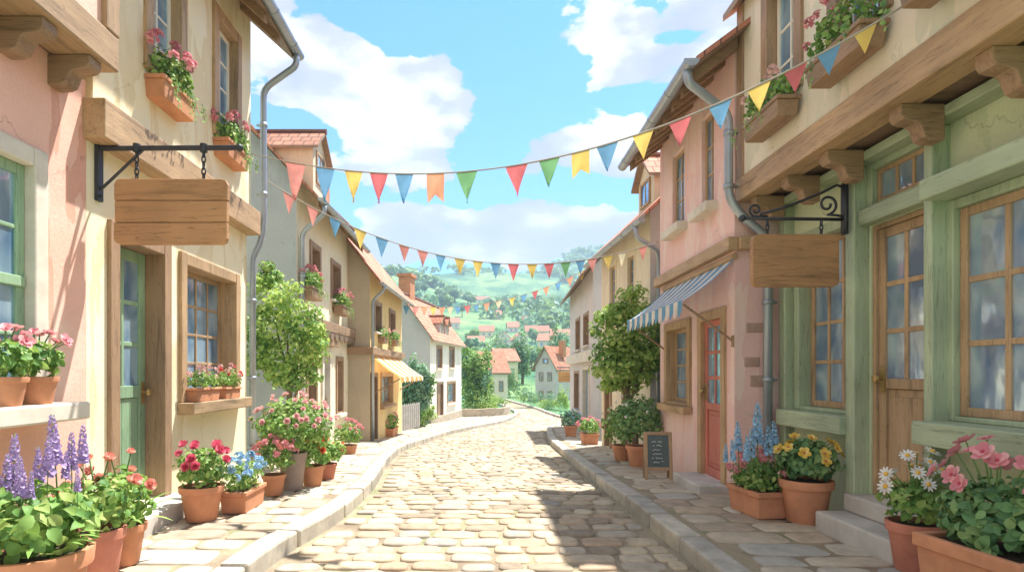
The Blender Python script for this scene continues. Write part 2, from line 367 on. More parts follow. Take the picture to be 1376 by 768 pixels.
# ------------------------------------------------------------------ camera, light, sky
cam = bpy.data.objects.new('camera', bpy.data.cameras.new('camera')); COL.objects.link(cam)
cam.location = (0, 0, EYE); cam.rotation_euler = (radians(90), 0, 0)
cam.data.sensor_width = 36; cam.data.lens = 36 * F / 1376
cam.data.shift_x = (688 - CX) / 1376; cam.data.shift_y = (HY - 384) / 1376
cam.data.clip_end = 5000; cam.data.clip_start = .05
scene.camera = cam
SUN = Vector((-.31, -.34, -1.0)).normalized()
sl = bpy.data.lights.new('sun', 'SUN'); sl.energy = 4.0; sl.angle = radians(.9); sl.color = (1, .955, .89)
so = bpy.data.objects.new('sun', sl); COL.objects.link(so); so.rotation_euler = SUN.to_track_quat('-Z', 'Y').to_euler(); so.location = (0, 0, 30)
def build_world():
    w = bpy.data.worlds.new('World'); scene.world = w; w.use_nodes = True
    nt = w.node_tree; nt.nodes.clear()
    out = nt.nodes.new('ShaderNodeOutputWorld'); bg = nt.nodes.new('ShaderNodeBackground'); nt.links.new(bg.outputs[0], out.inputs[0])
    sky = nt.nodes.new('ShaderNodeTexSky'); sky.sky_type = 'NISHITA'; sky.sun_disc = False
    sky.sun_elevation = math.asin(-SUN.z); sky.sun_rotation = atan2(-SUN.x, -SUN.y); sky.air_density = 1.0; sky.dust_density = .6; sky.ozone_density = 2.0
    bg.inputs[1].default_value = .15
    tc = nt.nodes.new('ShaderNodeTexCoord'); d = tc.outputs['Generated']
    mp = N(nt, 'Mapping', Scale=(1, 1, 1.9)); nt.links.new(d, mp.inputs[0])
    n1 = N(nt, 'TexNoise', Scale=5.2, Detail=9.0, Roughness=.55, Distortion=.2); nt.links.new(mp.outputs[0], n1.inputs['Vector'])
    # cumulus and unseen fill banks: each in a direction of the sky, with an angular size
    acc = None
    def bank(px, py, sx, sz, amp, dv=None):
        nonlocal acc
        c = Vector(dv or ((px - CX) / F, 1, (HY - py) / F)).normalized()
        vm = N(nt, 'VectorMath', _operation='SUBTRACT'); nt.links.new(d, vm.inputs[0]); vm.inputs[1].default_value = c
        v2 = N(nt, 'VectorMath', _operation='MULTIPLY'); nt.links.new(vm.outputs[0], v2.inputs[0]); v2.inputs[1].default_value = (1 / sx, 1 / sx, 1 / sz)
        ln = N(nt, 'VectorMath', _operation='LENGTH'); nt.links.new(v2.outputs[0], ln.inputs[0])
        mr = nt.nodes.new('ShaderNodeMapRange'); mr.interpolation_type = 'SMOOTHSTEP'
        nt.links.new(ln.outputs['Value'], mr.inputs[0]); mr.inputs[1].default_value = 0; mr.inputs[2].default_value = 1.0; mr.inputs[3].default_value = amp; mr.inputs[4].default_value = 0
        if acc is None: acc = mr.outputs[0]
        else:
            a = N(nt, 'Math', _operation='ADD'); nt.links.new(acc, a.inputs[0]); nt.links.new(mr.outputs[0], a.inputs[1]); acc = a.outputs[0]
    for b in ((470, 105, .23, .15, .26), (405, 60, .17, .14, .18), (580, 140, .16, .08, .20), (890, 45, .22, .20, .27), (820, 75, .11, .08, .2), (780, -10, .10, .10, .16), (510, 232, .2, .045, .24), (800, 195, .16, .045, .28), (860, 230, .14, .05, .22),
              (560, 285, .30, .045, .24), (740, 300, .34, .045, .24), (650, 335, .6, .045, .3), (685, 100, .20, .26, -.24), (640, 10, .22, .2, -.2), (640, 205, .2, .03, -.12), (380, 170, .16, .05, -.16), (470, 20, .12, .06, -.1)): bank(*b)
    for dv in ((-1, .1, .45), (-.7, -.7, .6), (0, -1, .5), (.8, -.6, .7), (-.3, -.1, 1.2)): bank(0, 0, .95, .8, .45, dv)  # unseen bright banks behind, left and overhead, added to fill the shaded walls
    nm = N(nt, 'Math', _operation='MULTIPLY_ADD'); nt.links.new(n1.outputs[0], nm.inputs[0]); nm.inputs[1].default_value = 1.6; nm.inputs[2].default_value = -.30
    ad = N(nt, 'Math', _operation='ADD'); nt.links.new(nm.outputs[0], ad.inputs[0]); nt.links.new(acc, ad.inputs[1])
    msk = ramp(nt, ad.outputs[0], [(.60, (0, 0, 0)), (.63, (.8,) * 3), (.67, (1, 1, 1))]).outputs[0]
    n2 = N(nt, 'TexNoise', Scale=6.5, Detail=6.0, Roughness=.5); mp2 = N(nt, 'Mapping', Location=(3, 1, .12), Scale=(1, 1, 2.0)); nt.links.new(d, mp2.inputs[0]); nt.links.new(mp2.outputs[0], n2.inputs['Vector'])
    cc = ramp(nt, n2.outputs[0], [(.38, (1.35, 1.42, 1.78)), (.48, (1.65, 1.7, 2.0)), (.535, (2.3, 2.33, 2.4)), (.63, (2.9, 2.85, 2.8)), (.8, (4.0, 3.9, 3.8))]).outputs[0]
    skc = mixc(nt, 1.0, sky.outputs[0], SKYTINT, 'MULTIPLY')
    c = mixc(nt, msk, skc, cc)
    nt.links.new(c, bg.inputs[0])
SKYTINT = (.185, .46, .64)
build_world()
scene.view_settings.view_transform = 'Standard'; scene.view_settings.look = 'None'; scene.view_settings.exposure = 1.68; scene.view_settings.gamma = 1
scene.view_settings.use_curve_mapping = False
scene.cycles.max_bounces = 8; scene.cycles.diffuse_bounces = 4; scene.cycles.transparent_max_bounces = 8; scene.cycles.volume_bounces = 0
scene.cycles.use_denoising = True

# ------------------------------------------------------------------ street surfaces
KL = [(-1.56, -2), (-1.56, 0), (-1.55, 3), (-1.54, 4.25), (-1.46, 4.9), (-1.30, 5.9), (-1.30, 7.4), (-1.42, 8.9), (-1.58, 10.8), (-1.66, 13.5), (-1.42, 16), (-.82, 21), (.34, 26.9), (1.7, 33), (2.55, 37.5), (2.75, 41), (2.35, 47), (1.4, 55)]
KR = [(1.62, -2), (1.62, 0), (1.62, 4), (1.59, 5.8), (1.62, 8.1), (1.77, 11.8), (1.95, 15.6), (2.32, 19.5), (2.9, 24), (3.7, 27.3), (5.0, 29.3), (7.5, 30.3), (12, 30.8)]
KF = [(12, 34.2), (8, 33.8), (6.2, 33.9), (5.1, 35.2), (4.7, 39), (4.4, 44), (3.7, 50), (2.6, 57)]
def spline(pts, step):
    out = []
    for i in range(len(pts) - 1):
        p0 = Vector(pts[max(i - 1, 0)]); p1 = Vector(pts[i]); p2 = Vector(pts[i + 1]); p3 = Vector(pts[min(i + 2, len(pts) - 1)])
        n = max(1, int((p2 - p1).length / step))
        for k in range(n):
            t = k / n
            out.append(.5 * ((2 * p1) + (p2 - p0) * t + (2 * p0 - 5 * p1 + 4 * p2 - p3) * t * t + (3 * p1 - p0 - 3 * p2 + p3) * t ** 3))
    out.append(Vector(pts[-1])); return out
SL, SR, SF = spline(KL, .3), spline(KR, .3), spline(KF, .3)
def at_y(line, Y):
    for a, b in zip(line, line[1:]):
        if (a.y <= Y <= b.y) or (b.y <= Y <= a.y):
            t = 0 if a.y == b.y else (Y - a.y) / (b.y - a.y); return a.x + (b.x - a.x) * t
    return line[-1].x if Y > line[-1].y else line[0].x
def xL(Y): return at_y(SL, Y)
def xR(Y):
    if Y < 29.8: return at_y(SR, Y)
    if Y < 34.0: return 9.0
    return at_y([p for p in SF if p.y > 33.8 and p.x < 6.6], Y)
RD = -.12
# ground sheet
b = MB()
xs = sorted(set([-620, -500, -380, -300] + list(range(-240, 241, 8)) + [300, 380, 500, 620] + list(range(-16, 17, 4))))
ys = sorted(set([-60, -30, -10] + list(range(0, 60, 3)) + list(range(60, 200, 6)) + list(range(200, 500, 12)) + list(range(500, 951, 25))))
for y in ys:
    for x in xs: b.v.append((x, y, H(x, y) - .17))
nx = len(xs)
for j in range(len(ys) - 1):
    for i in range(nx - 1): b.f.append((j * nx + i, j * nx + i + 1, (j + 1) * nx + i + 1, (j + 1) * nx + i)); b.m.append(0)
tag(b.build('ground', M['ground'], smooth=True), kind='structure')
# road bed + cobbles
b = MB(); Y = -2.0; rows = []
while Y < 56: rows.append(Y); Y += .5
for a, c in zip(rows, rows[1:]):
    b.face([(xL(a) - .05, a, g(a) + RD - .02), (xR(a) + .05, a, g(a) + RD - .02), (xR(c) + .05, c, g(c) + RD - .02), (xL(c) - .05, c, g(c) + RD - .02)])
road_bed = b
def stone(mb, cx, cy, w, d, z, h, rr, n=12, mi=0, ex=2.9):
    ring = []
    for k in range(n):
        a = 2 * pi * (k + .5) / n; ca, sa = cos(a), sin(a)
        ring.append((math.copysign(abs(ca) ** (2 / ex), ca) * w / 2 * rr.uniform(.93, 1.04), math.copysign(abs(sa) ** (2 / ex), sa) * d / 2 * rr.uniform(.92, 1.05)))
    base = len(mb.v)
    tx, ty = rr.uniform(-.03, .03), rr.uniform(-.03, .03)
    for s_, dz in ((1.0, -.03), (.985, h * .35), (.9, h * .85), (.62, h)):
        for x, y in ring: mb.v.append((cx + x * s_, cy + y * s_, z(cy + y * s_) + dz + (x * tx + y * ty) * (dz > 0)))
    mb.v.append((cx, cy, z(cy) + h * 1.05))
    for r in range(3):
        for k in range(n):
            l = (k + 1) % n; mb.f.append((base + r * n + k, base + r * n + l, base + (r + 1) * n + l, base + (r + 1) * n + k)); mb.m.append(mi)
    c = base + 4 * n
    for k in range(n): mb.f.append((base + 3 * n + k, base + 3 * n + (k + 1) % n, c)); mb.m.append(mi)
rr = random.Random(3)
b = road_bed; b.m = [1] * len(b.f)
Y = 1.2; row = 0
while Y < 44:
    d = rr.uniform(.18, .26) * (1 if Y < 20 else 1.5)
    x = xL(Y) + .06 + (rr.uniform(0, .25) if row % 2 else 0); xe = xR(Y) - .05
    if xe > 8.5: xe = min(xe, 8.5)
    while x < xe - .12:
        w = min(rr.uniform(.20, .42) * (1 if Y < 20 else 1.3), xe - x)
        if w > .14: stone(b, x + w / 2, Y + d / 2 + rr.uniform(-.025, .025), w - .018, d - .016 , lambda y: g(y) + RD - .02, rr.uniform(.014, .024), rr, 12, 0, 4.0)
        x += w
    Y += d; row += 1
tag(b.build('road', [M['cobble'], M['mortar']], smooth=True), kind='structure')
# kerbs
def offset(line, dist):
    out = []
    for i, p in enumerate(line):
        t = (line[min(i + 1, len(line) - 1)] - line[max(i - 1, 0)]).normalized(); out.append(p + Vector((-t.y, t.x)) * dist)
    return out
def kerb(line, side):
    b = MB(); off = offset(line, side * .2); i = 0; n = len(line)
    while i < n - 1:
        j = min(i + rr.choice((2, 3, 3)), n - 1)
        gap = .035
        def q(k, o_, f):
            a = off[k] if o_ else line[k]; t = (line[min(k + 1, n - 1)] - line[max(k - 1, 0)]).normalized() * f
            return Vector((a.x + t.x, a.y + t.y))
        dz = rr.uniform(-.004, .008); ks = list(range(i, j + 1)); base = len(b.v)
        for idx, k in enumerate(ks):
            f = gap / 2 if idx == 0 else (-gap / 2 if idx == len(ks) - 1 else 0)
            for o_, z in ((0, RD - .05), (0, dz), (1, dz), (1, RD - .05)):
                p = q(k, o_, f); b.v.append((p.x, p.y, g(p.y) + z))
        for s_ in range(len(ks) - 1):
            for e in range(4):
                f_ = (e + 1) % 4; b.f.append((base + s_ * 4 + e, base + s_ * 4 + f_, base + s_ * 4 + 4 + f_, base + s_ * 4 + 4 + e)); b.m.append(0)
        b.f.append((base, base + 1, base + 2, base + 3)); b.m.append(0); e = base + (len(ks) - 1) * 4; b.f.append((e + 3, e + 2, e + 1, e)); b.m.append(0)
        i = j
    return tag(b.build('kerb', M['kerb'], bevel=.022, recalc=True), kind='structure')
kerb(SL, 1); kerb(SR, -1); kerb(SF, -1)
# pavements
def pavement(side, y1, xo):
    b = MB(); Y = -2.0
    def kx(y): return (xL(y) - .19) if side < 0 else (at_y(SR, y) + .19)
    ys_ = []
    while Y < y1: ys_.append(Y); Y += .5
    ys_.append(y1)
    for a, c in zip(ys_, ys_[1:]):
        pts = [(kx(a), a, g(a) - .014), (xo(a), a, g(a) - .014), (xo(c), c, g(c) - .014), (kx(c), c, g(c) - .014)]
        b.face(pts if side > 0 else pts[::-1], 1)
    Y = 1.0
    while Y < y1 - .3:
        d = rr.uniform(.24, .36) * (1 if Y < 16 else 1.5); y = Y + d / 2
        x0, x1 = sorted((kx(y) - side * .0, xo(y)))
        if side < 0: x1 -= .0
        x = x0 + rr.uniform(0, .2)
        while x < x1 - .1:
            w = min(rr.uniform(.32, .68), x1 - x - .01)
            if w > .12: stone(b, x + w / 2, y, w - .022, d - .022, lambda yy: g(yy) - .014, rr.uniform(.012, .018), rr, 12, 0, 5.5)
            x += w
        Y += d
    return tag(b.build('pavement', [M['flagstone'], M['mortar']], smooth=True), kind='structure')
pavement(-1, 38, lambda y: min(xL(y) - .25, -3.6 if y < 16 else max(-3.6 + (y - 16) * .13, -3.6)))
pavement(1, 29.0, lambda y: 3.6 if y < 9 else (4.2 if y < 22 else 6.0))

# ------------------------------------------------------------------ houses
class House:
    def __init__(s, name, label, cat, A, B, side, base, group=None):
        A, B = Vector(A), Vector(B); s.side = side
        o, e = (A, B) if side == 'L' else (B, A)
        d = (e - o); s.L = d.length; s.d = d.normalized(); s.n = Vector((-s.d.y, s.d.x)); s.o = o; s.base = base
        s.root = thing(name, label, cat, (o.x, o.y, base), atan2(s.d.y, s.d.x), group)
    def ray(s, px, y=0):
        r = Vector(((px - CX) / F, 1)); q = s.o + s.n * y
        det = r.x * (-s.d.y) + s.d.x * r.y
        t = (q.x * (-s.d.y) + s.d.x * q.y) / det
        u = (r * t - q).dot(s.d); return t, u
    def u(s, px, y=0): return s.ray(px, y)[1]
    def z(s, px, py, y=0): return EYE + (HY - py) * s.ray(px, y)[0] / F
    def build(s, mb, name, mats, parent=None, **kw): return mb.build(name, mats, parent or s.root, dz=s.base, **kw)
    def world(s, u, y, z): p = s.o + s.d * u + s.n * y; return Vector((p.x, p.y, z))

def wall_mesh(h, x0, x1, y0, depth, z0, z1, openings=(), reveal=.22, gable=0, mi=0, side_mi=None):
    """front at y0 with rectangular openings (u0,u1,za,zb), sides, back, optional gables of height gable"""
    b = MB(); sm = mi if side_mi is None else side_mi
    xs = sorted({x0, x1, *[v for o in openings for v in (max(x0, o[0]), min(x1, o[1]))]}); zs = sorted({z0, z1, *[v for o in openings for v in (o[2], o[3])]})
    for a, c in zip(xs, xs[1:]):
        for e, f in zip(zs, zs[1:]):
            mx, mz = (a + c) / 2, (e + f) / 2
            if any(o[0] < mx < o[1] and o[2] < mz < o[3] for o in openings): continue
            b.face([(a, y0, e), (c, y0, e), (c, y0, f), (a, y0, f)], mi)
    r = y0 + reveal
    for (a, c, e, f) in openings:
        b.face([(a, y0, e), (a, y0, f), (a, r, f), (a, r, e)], mi); b.face([(c, y0, e), (c, r, e), (c, r, f), (c, y0, f)], mi)
        b.face([(a, y0, f), (c, y0, f), (c, r, f), (a, r, f)], mi); b.face([(a, y0, e), (a, r, e), (c, r, e), (c, y0, e)], mi)
    yb = y0 + depth; ym = (y0 + yb) / 2
    for x, flip in ((x0, 0), (x1, 1)):
        pts = [(x, y0, z0), (x, y0, z1)] + ([(x, ym, z1 + gable)] if gable else []) + [(x, yb, z1), (x, yb, z0)]
        b.face(pts[::-1] if flip else pts, sm)
    b.face([(x0, yb, z0), (x0, yb, z1), (x1, yb, z1), (x1, yb, z0)], sm); b.face([(x0, y0, z1), (x1, y0, z1), (x1, yb, z1), (x0, yb, z1)], mi)
    return b
def frame_boxes(b, u0, u1, z0, z1, y0, y1, w, bottom=True):
    b.box(u0, u0 + w, y0, y1, z0, z1); b.box(u1 - w, u1, y0, y1, z0, z1)
    b.box(u0 + w, u1 - w, y0, y1, z1 - w, z1)
    if bottom: b.box(u0 + w, u1 - w, y0, y1, z0, z0 + w)
def add_window(h, u0, u1, z0, z1, y=0, rec=.16, nx=2, nz=3, casing=('brown', .07, .03), sash='brown', sill=None, sw=.045, mw=.022, glass='glass', lab=None, name='window', bev=.005, lintel=0, over=.04):
    """opening u0..u1 x z0..z1 in the wall at depth y: window > sash, pane, sill"""
    cm, cw, cp = casing
    b = MB(); i = .035
    mz = M[cm]['z'] if isinstance(M[cm], dict) else M[cm]
    for a, c in ((u0 - cw, u0 + i), (u1 - i, u1 + cw)): b.box(a, c, y - cp, y + rec - .004, z0, z1 + cw)
    b.box(u0 + i, u1 - i, y - cp + .004, y + rec - .006, z1 - i, z1 + cw - .002)
    b.box(u0 + i, u1 - i, y - cp + .004, y + rec - .006, z0, z0 + i)
    w = h.build(b, name, mz, bevel=bev)
    if lab: w['label'] = lab
    b = MB(); a0, a1, e0, e1 = u0 + i + .002, u1 - i - .002, z0 + i + .002, z1 - i - .002; ys = y + rec - .06
    frame_boxes(b, a0, a1, e0, e1, ys, ys + .045, sw)
    for k in range(1, nx):
        x = a0 + sw + (a1 - a0 - 2 * sw) * k / nx; b.box(x - mw / 2, x + mw / 2, ys + .006, ys + .04, e0 + sw, e1 - sw)
    for k in range(1, nz):
        zz = e0 + sw + (e1 - e0 - 2 * sw) * k / nz; b.box(a0 + sw, a1 - sw, ys + .009, ys + .037, zz - mw / 2, zz + mw / 2)
    h.build(b, 'sash', M[sash]['z'] if isinstance(M[sash], dict) else M[sash], w, bevel=bev * .6)
    b = MB(); b.box(a0 + sw * .5, a1 - sw * .5, ys + .02, ys + .028, e0 + sw * .5, e1 - sw * .5); h.build(b, 'pane', M[glass], w)
    if sill:
        sm, out, th, ex = sill
        b = MB(); b.box(u0 - cw - ex, u1 + cw + ex, y - out, y + .03, z0 - th, z0 - .001)
        h.build(b, 'sill', M[sm]['x'] if isinstance(M[sm], dict) else M[sm], w, bevel=.012)
    if lintel:
        b = MB(); b.box(u0 - cw - .06, u1 + cw + .06, y - cp - .03, y + .02, z1 + cw + .001, z1 + cw + lintel); h.build(b, 'lintel', M[cm]['x'] if isinstance(M[cm], dict) else M[cm], w, bevel=.01)
    return w
def add_door(h, u0, u1, z0, z1, y=0, rec=.2, mat='greendoor', casing=('brown', .08, .03), glaz=(2, 3, .42), hinge_knob=1, glassm='glass', panel='plank', lab=None, knob=1.0, st=.1):
    cm, cw, cp = casing
    b = MB(); mz = M[cm]['z'] if isinstance(M[cm], dict) else M[cm]; i = .04
    for a, c in ((u0 - cw, u0 + i), (u1 - i, u1 + cw)): b.box(a, c, y - cp, y + rec + .01, z0, z1 + cw)
    b.box(u0 + i, u1 - i, y - cp + .004, y + rec + .008, z1 - i, z1 + cw - .002)
    h.build(b, 'door_frame', mz, bevel=.006)
    a0, a1, e0, e1 = u0 + i + .003, u1 - i - .003, z0 + .005, z1 - i - .003; ys = y + rec - .05
    nx, nz, zf = glaz; zg = e0 + (e1 - e0) * zf
    b = MB()
    if nx:
        b.box(a0, a0 + st, ys, ys + .045, e0, e1); b.box(a1 - st, a1, ys, ys + .045, e0, e1)
        b.box(a0 + st, a1 - st, ys + .001, ys + .044, e1 - st, e1); b.box(a0 + st, a1 - st, ys + .001, ys + .044, zg - st * 1.1, zg); b.box(a0 + st, a1 - st, ys + .001, ys + .044, e0, e0 + st * 1.3)
        for k in range(1, nx): x = a0 + st + (a1 - a0 - 2 * st) * k / nx; b.box(x - .02, x + .02, ys + .005, ys + .04, zg, e1 - st)
        for k in range(1, nz): zz = zg + (e1 - st - zg) * k / nz; b.box(a0 + st, a1 - st, ys + .008, ys + .037, zz - .02, zz + .02)
    else: b.box(a0, a1, ys, ys + .045, e0, e1)
    d = h.build(b, 'door', M[mat] if not isinstance(M[mat], dict) else M[mat]['z'], bevel=.006)
    if lab: d['label'] = lab
    if nx:
        b = MB(); b.box(a0 + st * .6, a1 - st * .6, ys + .018, ys + .026, zg - .02, e1 - st * .6); h.build(b, 'pane', M[glassm], d)
        b = MB(); p0, p1, q0, q1 = a0 + st + .002, a1 - st - .002, e0 + st * 1.3 + .002, zg - st * 1.1 - .002
        if panel == 'plank':
            n = 4
            for k in range(n): b.box(p0 + (p1 - p0) * k / n + .002, p0 + (p1 - p0) * (k + 1) / n - .002, ys + .015, ys + .035, q0, q1)
        else:
            b.box(p0, p1, ys + .022, ys + .036, q0, q1)
            b.box(p0 + .05, p1 - .05, ys + .006, ys + .024, q0 + .06, q1 - .06)
        h.build(b, 'lower_panel', M[mat] if not isinstance(M[mat], dict) else M[mat]['z'], d, bevel=.006)
    if knob:
        ku = a1 - .05 if hinge_knob > 0 else a0 + .05; kz = z0 + knob
        b = MB(); b.box(ku - .025, ku + .025, ys - .008, ys + .002, kz - .11, kz + .09)
        pr = [(.012, 0), (.012, .03), (.03, .04), (.036, .055), (.03, .07), (.012, .076)]
        bb = MB(); bb.lathe(pr, seg=14)
        off = len(b.v); b.v += [(ku + x, ys - .005 - z, kz + yv) for x, yv, z in bb.v]; b.f += [tuple(off + q for q in f) for f in bb.f]; b.m += bb.m
        h.build(b, 'handle', M['brass'], d, recalc=True)
    return d
def roof(h, x0, x1, y0, depth, z, pitch, eo=.4, th=.07, mat='tile', rear=True):
    """ridge parallel to the facade; eave overhang eo on the street side"""
    k = math.tan(radians(pitch)); ym = y0 + depth / 2; zr = z + depth / 2 * k + .02
    b = MB(); sl = sqrt(1 + k * k)
    def slope(ya, za, yb_, zb):
        ln = math.hypot(yb_ - ya, zb - za)
        up = (za + th, zb + th)
        b.face([(x0, ya, up[0]), (x1, ya, up[0]), (x1, yb_, up[1]), (x0, yb_, up[1])], 0, [(x0, 0), (x1, 0), (x1, ln), (x0, ln)])
        b.face([(x0, ya, za), (x0, yb_, zb), (x1, yb_, zb), (x1, ya, za)], 1)
        b.face([(x0, ya, za), (x1, ya, za), (x1, ya, up[0]), (x0, ya, up[0])], 1)
        for x in (x0, x1): b.face([(x, ya, za), (x, yb_, zb), (x, yb_, up[1]), (x, ya, up[0])], 0, [(0, 0), (ln, 0), (ln, .07), (0, .07)])
    slope(y0 - eo, z - eo * k + .02, ym, zr)
    if rear: slope(y0 + depth + .2, z - .2 * k + .02, ym, zr)
    o = h.build(b, 'roof', [M[mat], M['soffit']])
    # ridge tiles: a row of half-round caps
    b = MB(); n = max(3, int((x1 - x0) / .32))
    for i in range(n):
        a = x0 + (x1 - x0) * i / n; c = x0 + (x1 - x0) * (i + 1) / n
        b.tube([(a, ym, zr + th - .01), (c + .02, ym, zr + th - .015)], [.085, .1], 8)
    h.build(b, 'ridge_tiles', M[mat], o)
    return o
def gutter(h, x0, x1, y, z, r=.06, name='gutter'):
    b = MB(); n = 8; poly = [(0, r * cos(pi + pi * i / n), r * sin(pi + pi * i / n)) for i in range(n + 1)] + [(0, (r - .008) * cos(2 * pi - pi * i / n), (r - .008) * sin(2 * pi - pi * i / n)) for i in range(n + 1)]
    b.prism([(x0, y + p[1], z + p[2]) for p in poly], (x1 - x0, 0, 0))
    b.prism([(x0 + .004, y + r * .97 * cos(pi + pi * i / n), z + r * .97 * sin(pi + pi * i / n)) for i in range(n + 1)], (.006, 0, 0))
    b.prism([(x1 - .01, y + r * .97 * cos(pi + pi * i / n), z + r * .97 * sin(pi + pi * i / n)) for i in range(n + 1)], (.006, 0, 0))
    k = x0 + .3
    while k < x1:
        b.prism([(k, y + (r + .006) * cos(pi + pi * i / n), z + (r + .006) * sin(pi + pi * i / n)) for i in range(n + 1)], (.03, 0, 0)); k += .7
    return h.build(b, name, M['zinc'], recalc=True)
def downpipe(h, pts, r=.04, collars=()):
    # smooth bends
    P_ = [Vector(p) for p in pts]; out = [P_[0]]
    for i in range(1, len(P_) - 1):
        a, c, e = P_[i - 1], P_[i], P_[i + 1]; d1 = (a - c).normalized(); d2 = (e - c).normalized(); q = min(.12, (a - c).length * .45, (e - c).length * .45)
        for t in (0, .25, .5, .75, 1): out.append((c + d1 * q) * (1 - t) ** 2 + c * 2 * t * (1 - t) + (c + d2 * q) * t * t)
    out.append(P_[-1])
    b = MB(); b.tube(out, r, 12)
    for (x, y, z) in collars: b.tube([(x, y, z), (x, y, z + .05)], r * 1.22, 12); b.box(x - .012, x + .012, y, y + .09, z + .01, z + .035)
    return h.build(b, 'downpipe', M['zinc'], smooth=True)
def corbel(h, uc, y0, y1, z0, z1, w, mat):
    """S-curved bracket: y0 outer, y1 at the wall; top z1"""
    d = y1 - y0; hh = z1 - z0; b = MB()
    prof = [(y1, z1), (y0, z1), (y0 - .0, z1 - hh * .3), (y0 + d * .08, z1 - hh * .42), (y0 + d * .22, z1 - hh * .47), (y0 + d * .36, z1 - hh * .5), (y0 + d * .46, z1 - hh * .58), (y0 + d * .5, z1 - hh * .75), (y0 + d * .56, z1 - hh * .92), (y0 + d * .7, z0), (y1, z0)]
    b.prism([(uc - w / 2, y, z) for y, z in prof], (w, 0, 0))
    return h.build(b, 'corbel', mat, bevel=.008, recalc=True)
def simple_box(h, name, mat, x0, x1, y0, y1, z0, z1, bev=.01, parent=None):
    b = MB(); b.box(x0, x1, y0, y1, z0, z1); return h.build(b, name, mat, parent, bevel=bev)

def rafters(h, us, y0, eo, z, pitch, w=.085, th=.11):
    k = math.tan(radians(pitch))
    for u in us:
        b = MB(); za = z - eo * k + .018; zb = z + .018; y_ = y0 - eo + .04
        b.prism([(u, y_, za + .04 * k), (u, y_, za + .04 * k - th), (u, y0 - .003, zb - th), (u, y0 - .003, zb)], (w, 0, 0)); h.build(b, 'rafter', BR['y'], recalc=True)
BR, TN, OK_, GN, DK = M['brown'], M['tan'], M['oak'], M['green'], M['darkwood']
# ---- left 1: pink house
h = House('pink_house', 'pink plaster house at left edge with jettied upper storey and green sash window', 'house', (-2.95, 1.2), (-2.95, 4.5), 'L', 0)
yY = lambda Y: Y - 1.2
op = (yY(2.2), yY(3.98), 1.1, 2.70)
h.build(wall_mesh(h, 0, 3.3, 0, 4, -.3, 3.5, [op], .26), 'wall', M['pink'])
w = add_window(h, *op, rec=.10, nx=4, nz=4, casing=('stone', .09, .03), sash='greendoor', sill=None, sw=.07, mw=.03, bev=.012, lab='green sash window in a pale stone surround')
b = MB(); z0 = 1.86; b.box(op[0] + .05, op[1] - .05, .025, .075, z0, z0 + .07); h.build(b, 'meeting_rail', M['greendoor'], w, bevel=.006)
simple_box(h, 'sill', M['stone'], op[0] - .2, op[1] + .16, -.27, .03, .98, 1.098, .014, w)
simple_box(h, 'floor_beam', TN['x'], -.2, yY(4.37), -.33, -.02, 3.49, 3.74, .014)
simple_box(h, 'jetty_floor', DK['y'], -.2, yY(4.34), -.02, .4, 3.5, 3.6, .0)
h.build(wall_mesh(h, -.2, yY(4.36), -.29, 4.2, 3.741, 6.0), 'upper_wall', M['pink'])
simple_box(h, 'corner_post', TN['z'], yY(4.22), yY(4.375), -.335, -.2, 3.742, 6.0, .012)
for Y in (3.2, 3.72, 4.16): corbel(h, yY(Y), -.29, .01, 3.28, 3.489, .13, BR['y'])
roof(h, -.4, 3.4, -.29, 4.2, 6.0, 42, .4, mat='tilebrown')

# ---- left 2: cream house
h = House('cream_house', 'cream plaster house with green door, timber floor beam and flower boxes', 'house', (-2.95, 4.5), (-2.95, 7.65), 'L', 0)
yY = lambda Y: Y - 4.5
dop = (yY(4.84), yY(5.62), .14, 2.44); wop = (yY(5.98), yY(7.28), 1.0, 2.42)
h.build(wall_mesh(h, .003, 3.15, 0, 4.2, -.3, 3.15, [dop, wop], .3), 'wall', M['cream'])
add_door(h, *dop, rec=.2, mat='greendoor', glaz=(2, 3, .46), lab='green half-glazed door with plank lower panel', casing=('brown', .085, .035), knob=.98)
add_window(h, *wop, rec=.22, nx=4, nz=4, casing=('tan', .085, .035), sash='oak', sill=('oak', .17, .12, .03), sw=.05, mw=.03, bev=.008)
simple_box(h, 'doorstep', M['step'], yY(4.7), yY(5.78), -.32, .2, -.1, .138, .018)
simple_box(h, 'floor_beam', TN['x'], yY(4.46), yY(7.68), -.17, .02, 3.06, 3.36, .010)
a_op = (yY(5.27), yY(5.83), 3.96, 5.3); b_op = (yY(6.62), yY(7.2), 3.93, 5.3)
h.build(wall_mesh(h, .003, 3.15, -.05, 4.25, 3.361, 5.85, [a_op, b_op], .28, gable=2.0), 'upper_wall', M['cream'])
for o_ in (a_op, b_op): add_window(h, *o_, y=-.05, rec=.13, nx=2, nz=4, casing=('tan', .085, .035), sash='white', sw=.045, mw=.025)
roof(h, -.02, 3.4, -.05, 4.25, 5.85, 42, .5)
rafters(h, [.1 + k * .45 for k in range(7)], -.05, .5, 5.85, 42)
gutter(h, -.02, 3.42, -.60, 5.50, .065)
downpipe(h, [(3.28, -.60, 5.46), (3.28, -.60, 5.3), (3.28, -.17, 5.0), (3.28, -.17, 3.2), (3.26, -.12, 2.95), (3.22, -.05, 2.8), (3.22, -.05, -.05)], .042, [(3.28, -.17, 4.5), (3.28, -.17, 3.6), (3.22, -.05, 2.2), (3.22, -.05, 1.2), (3.22, -.05, .3)])

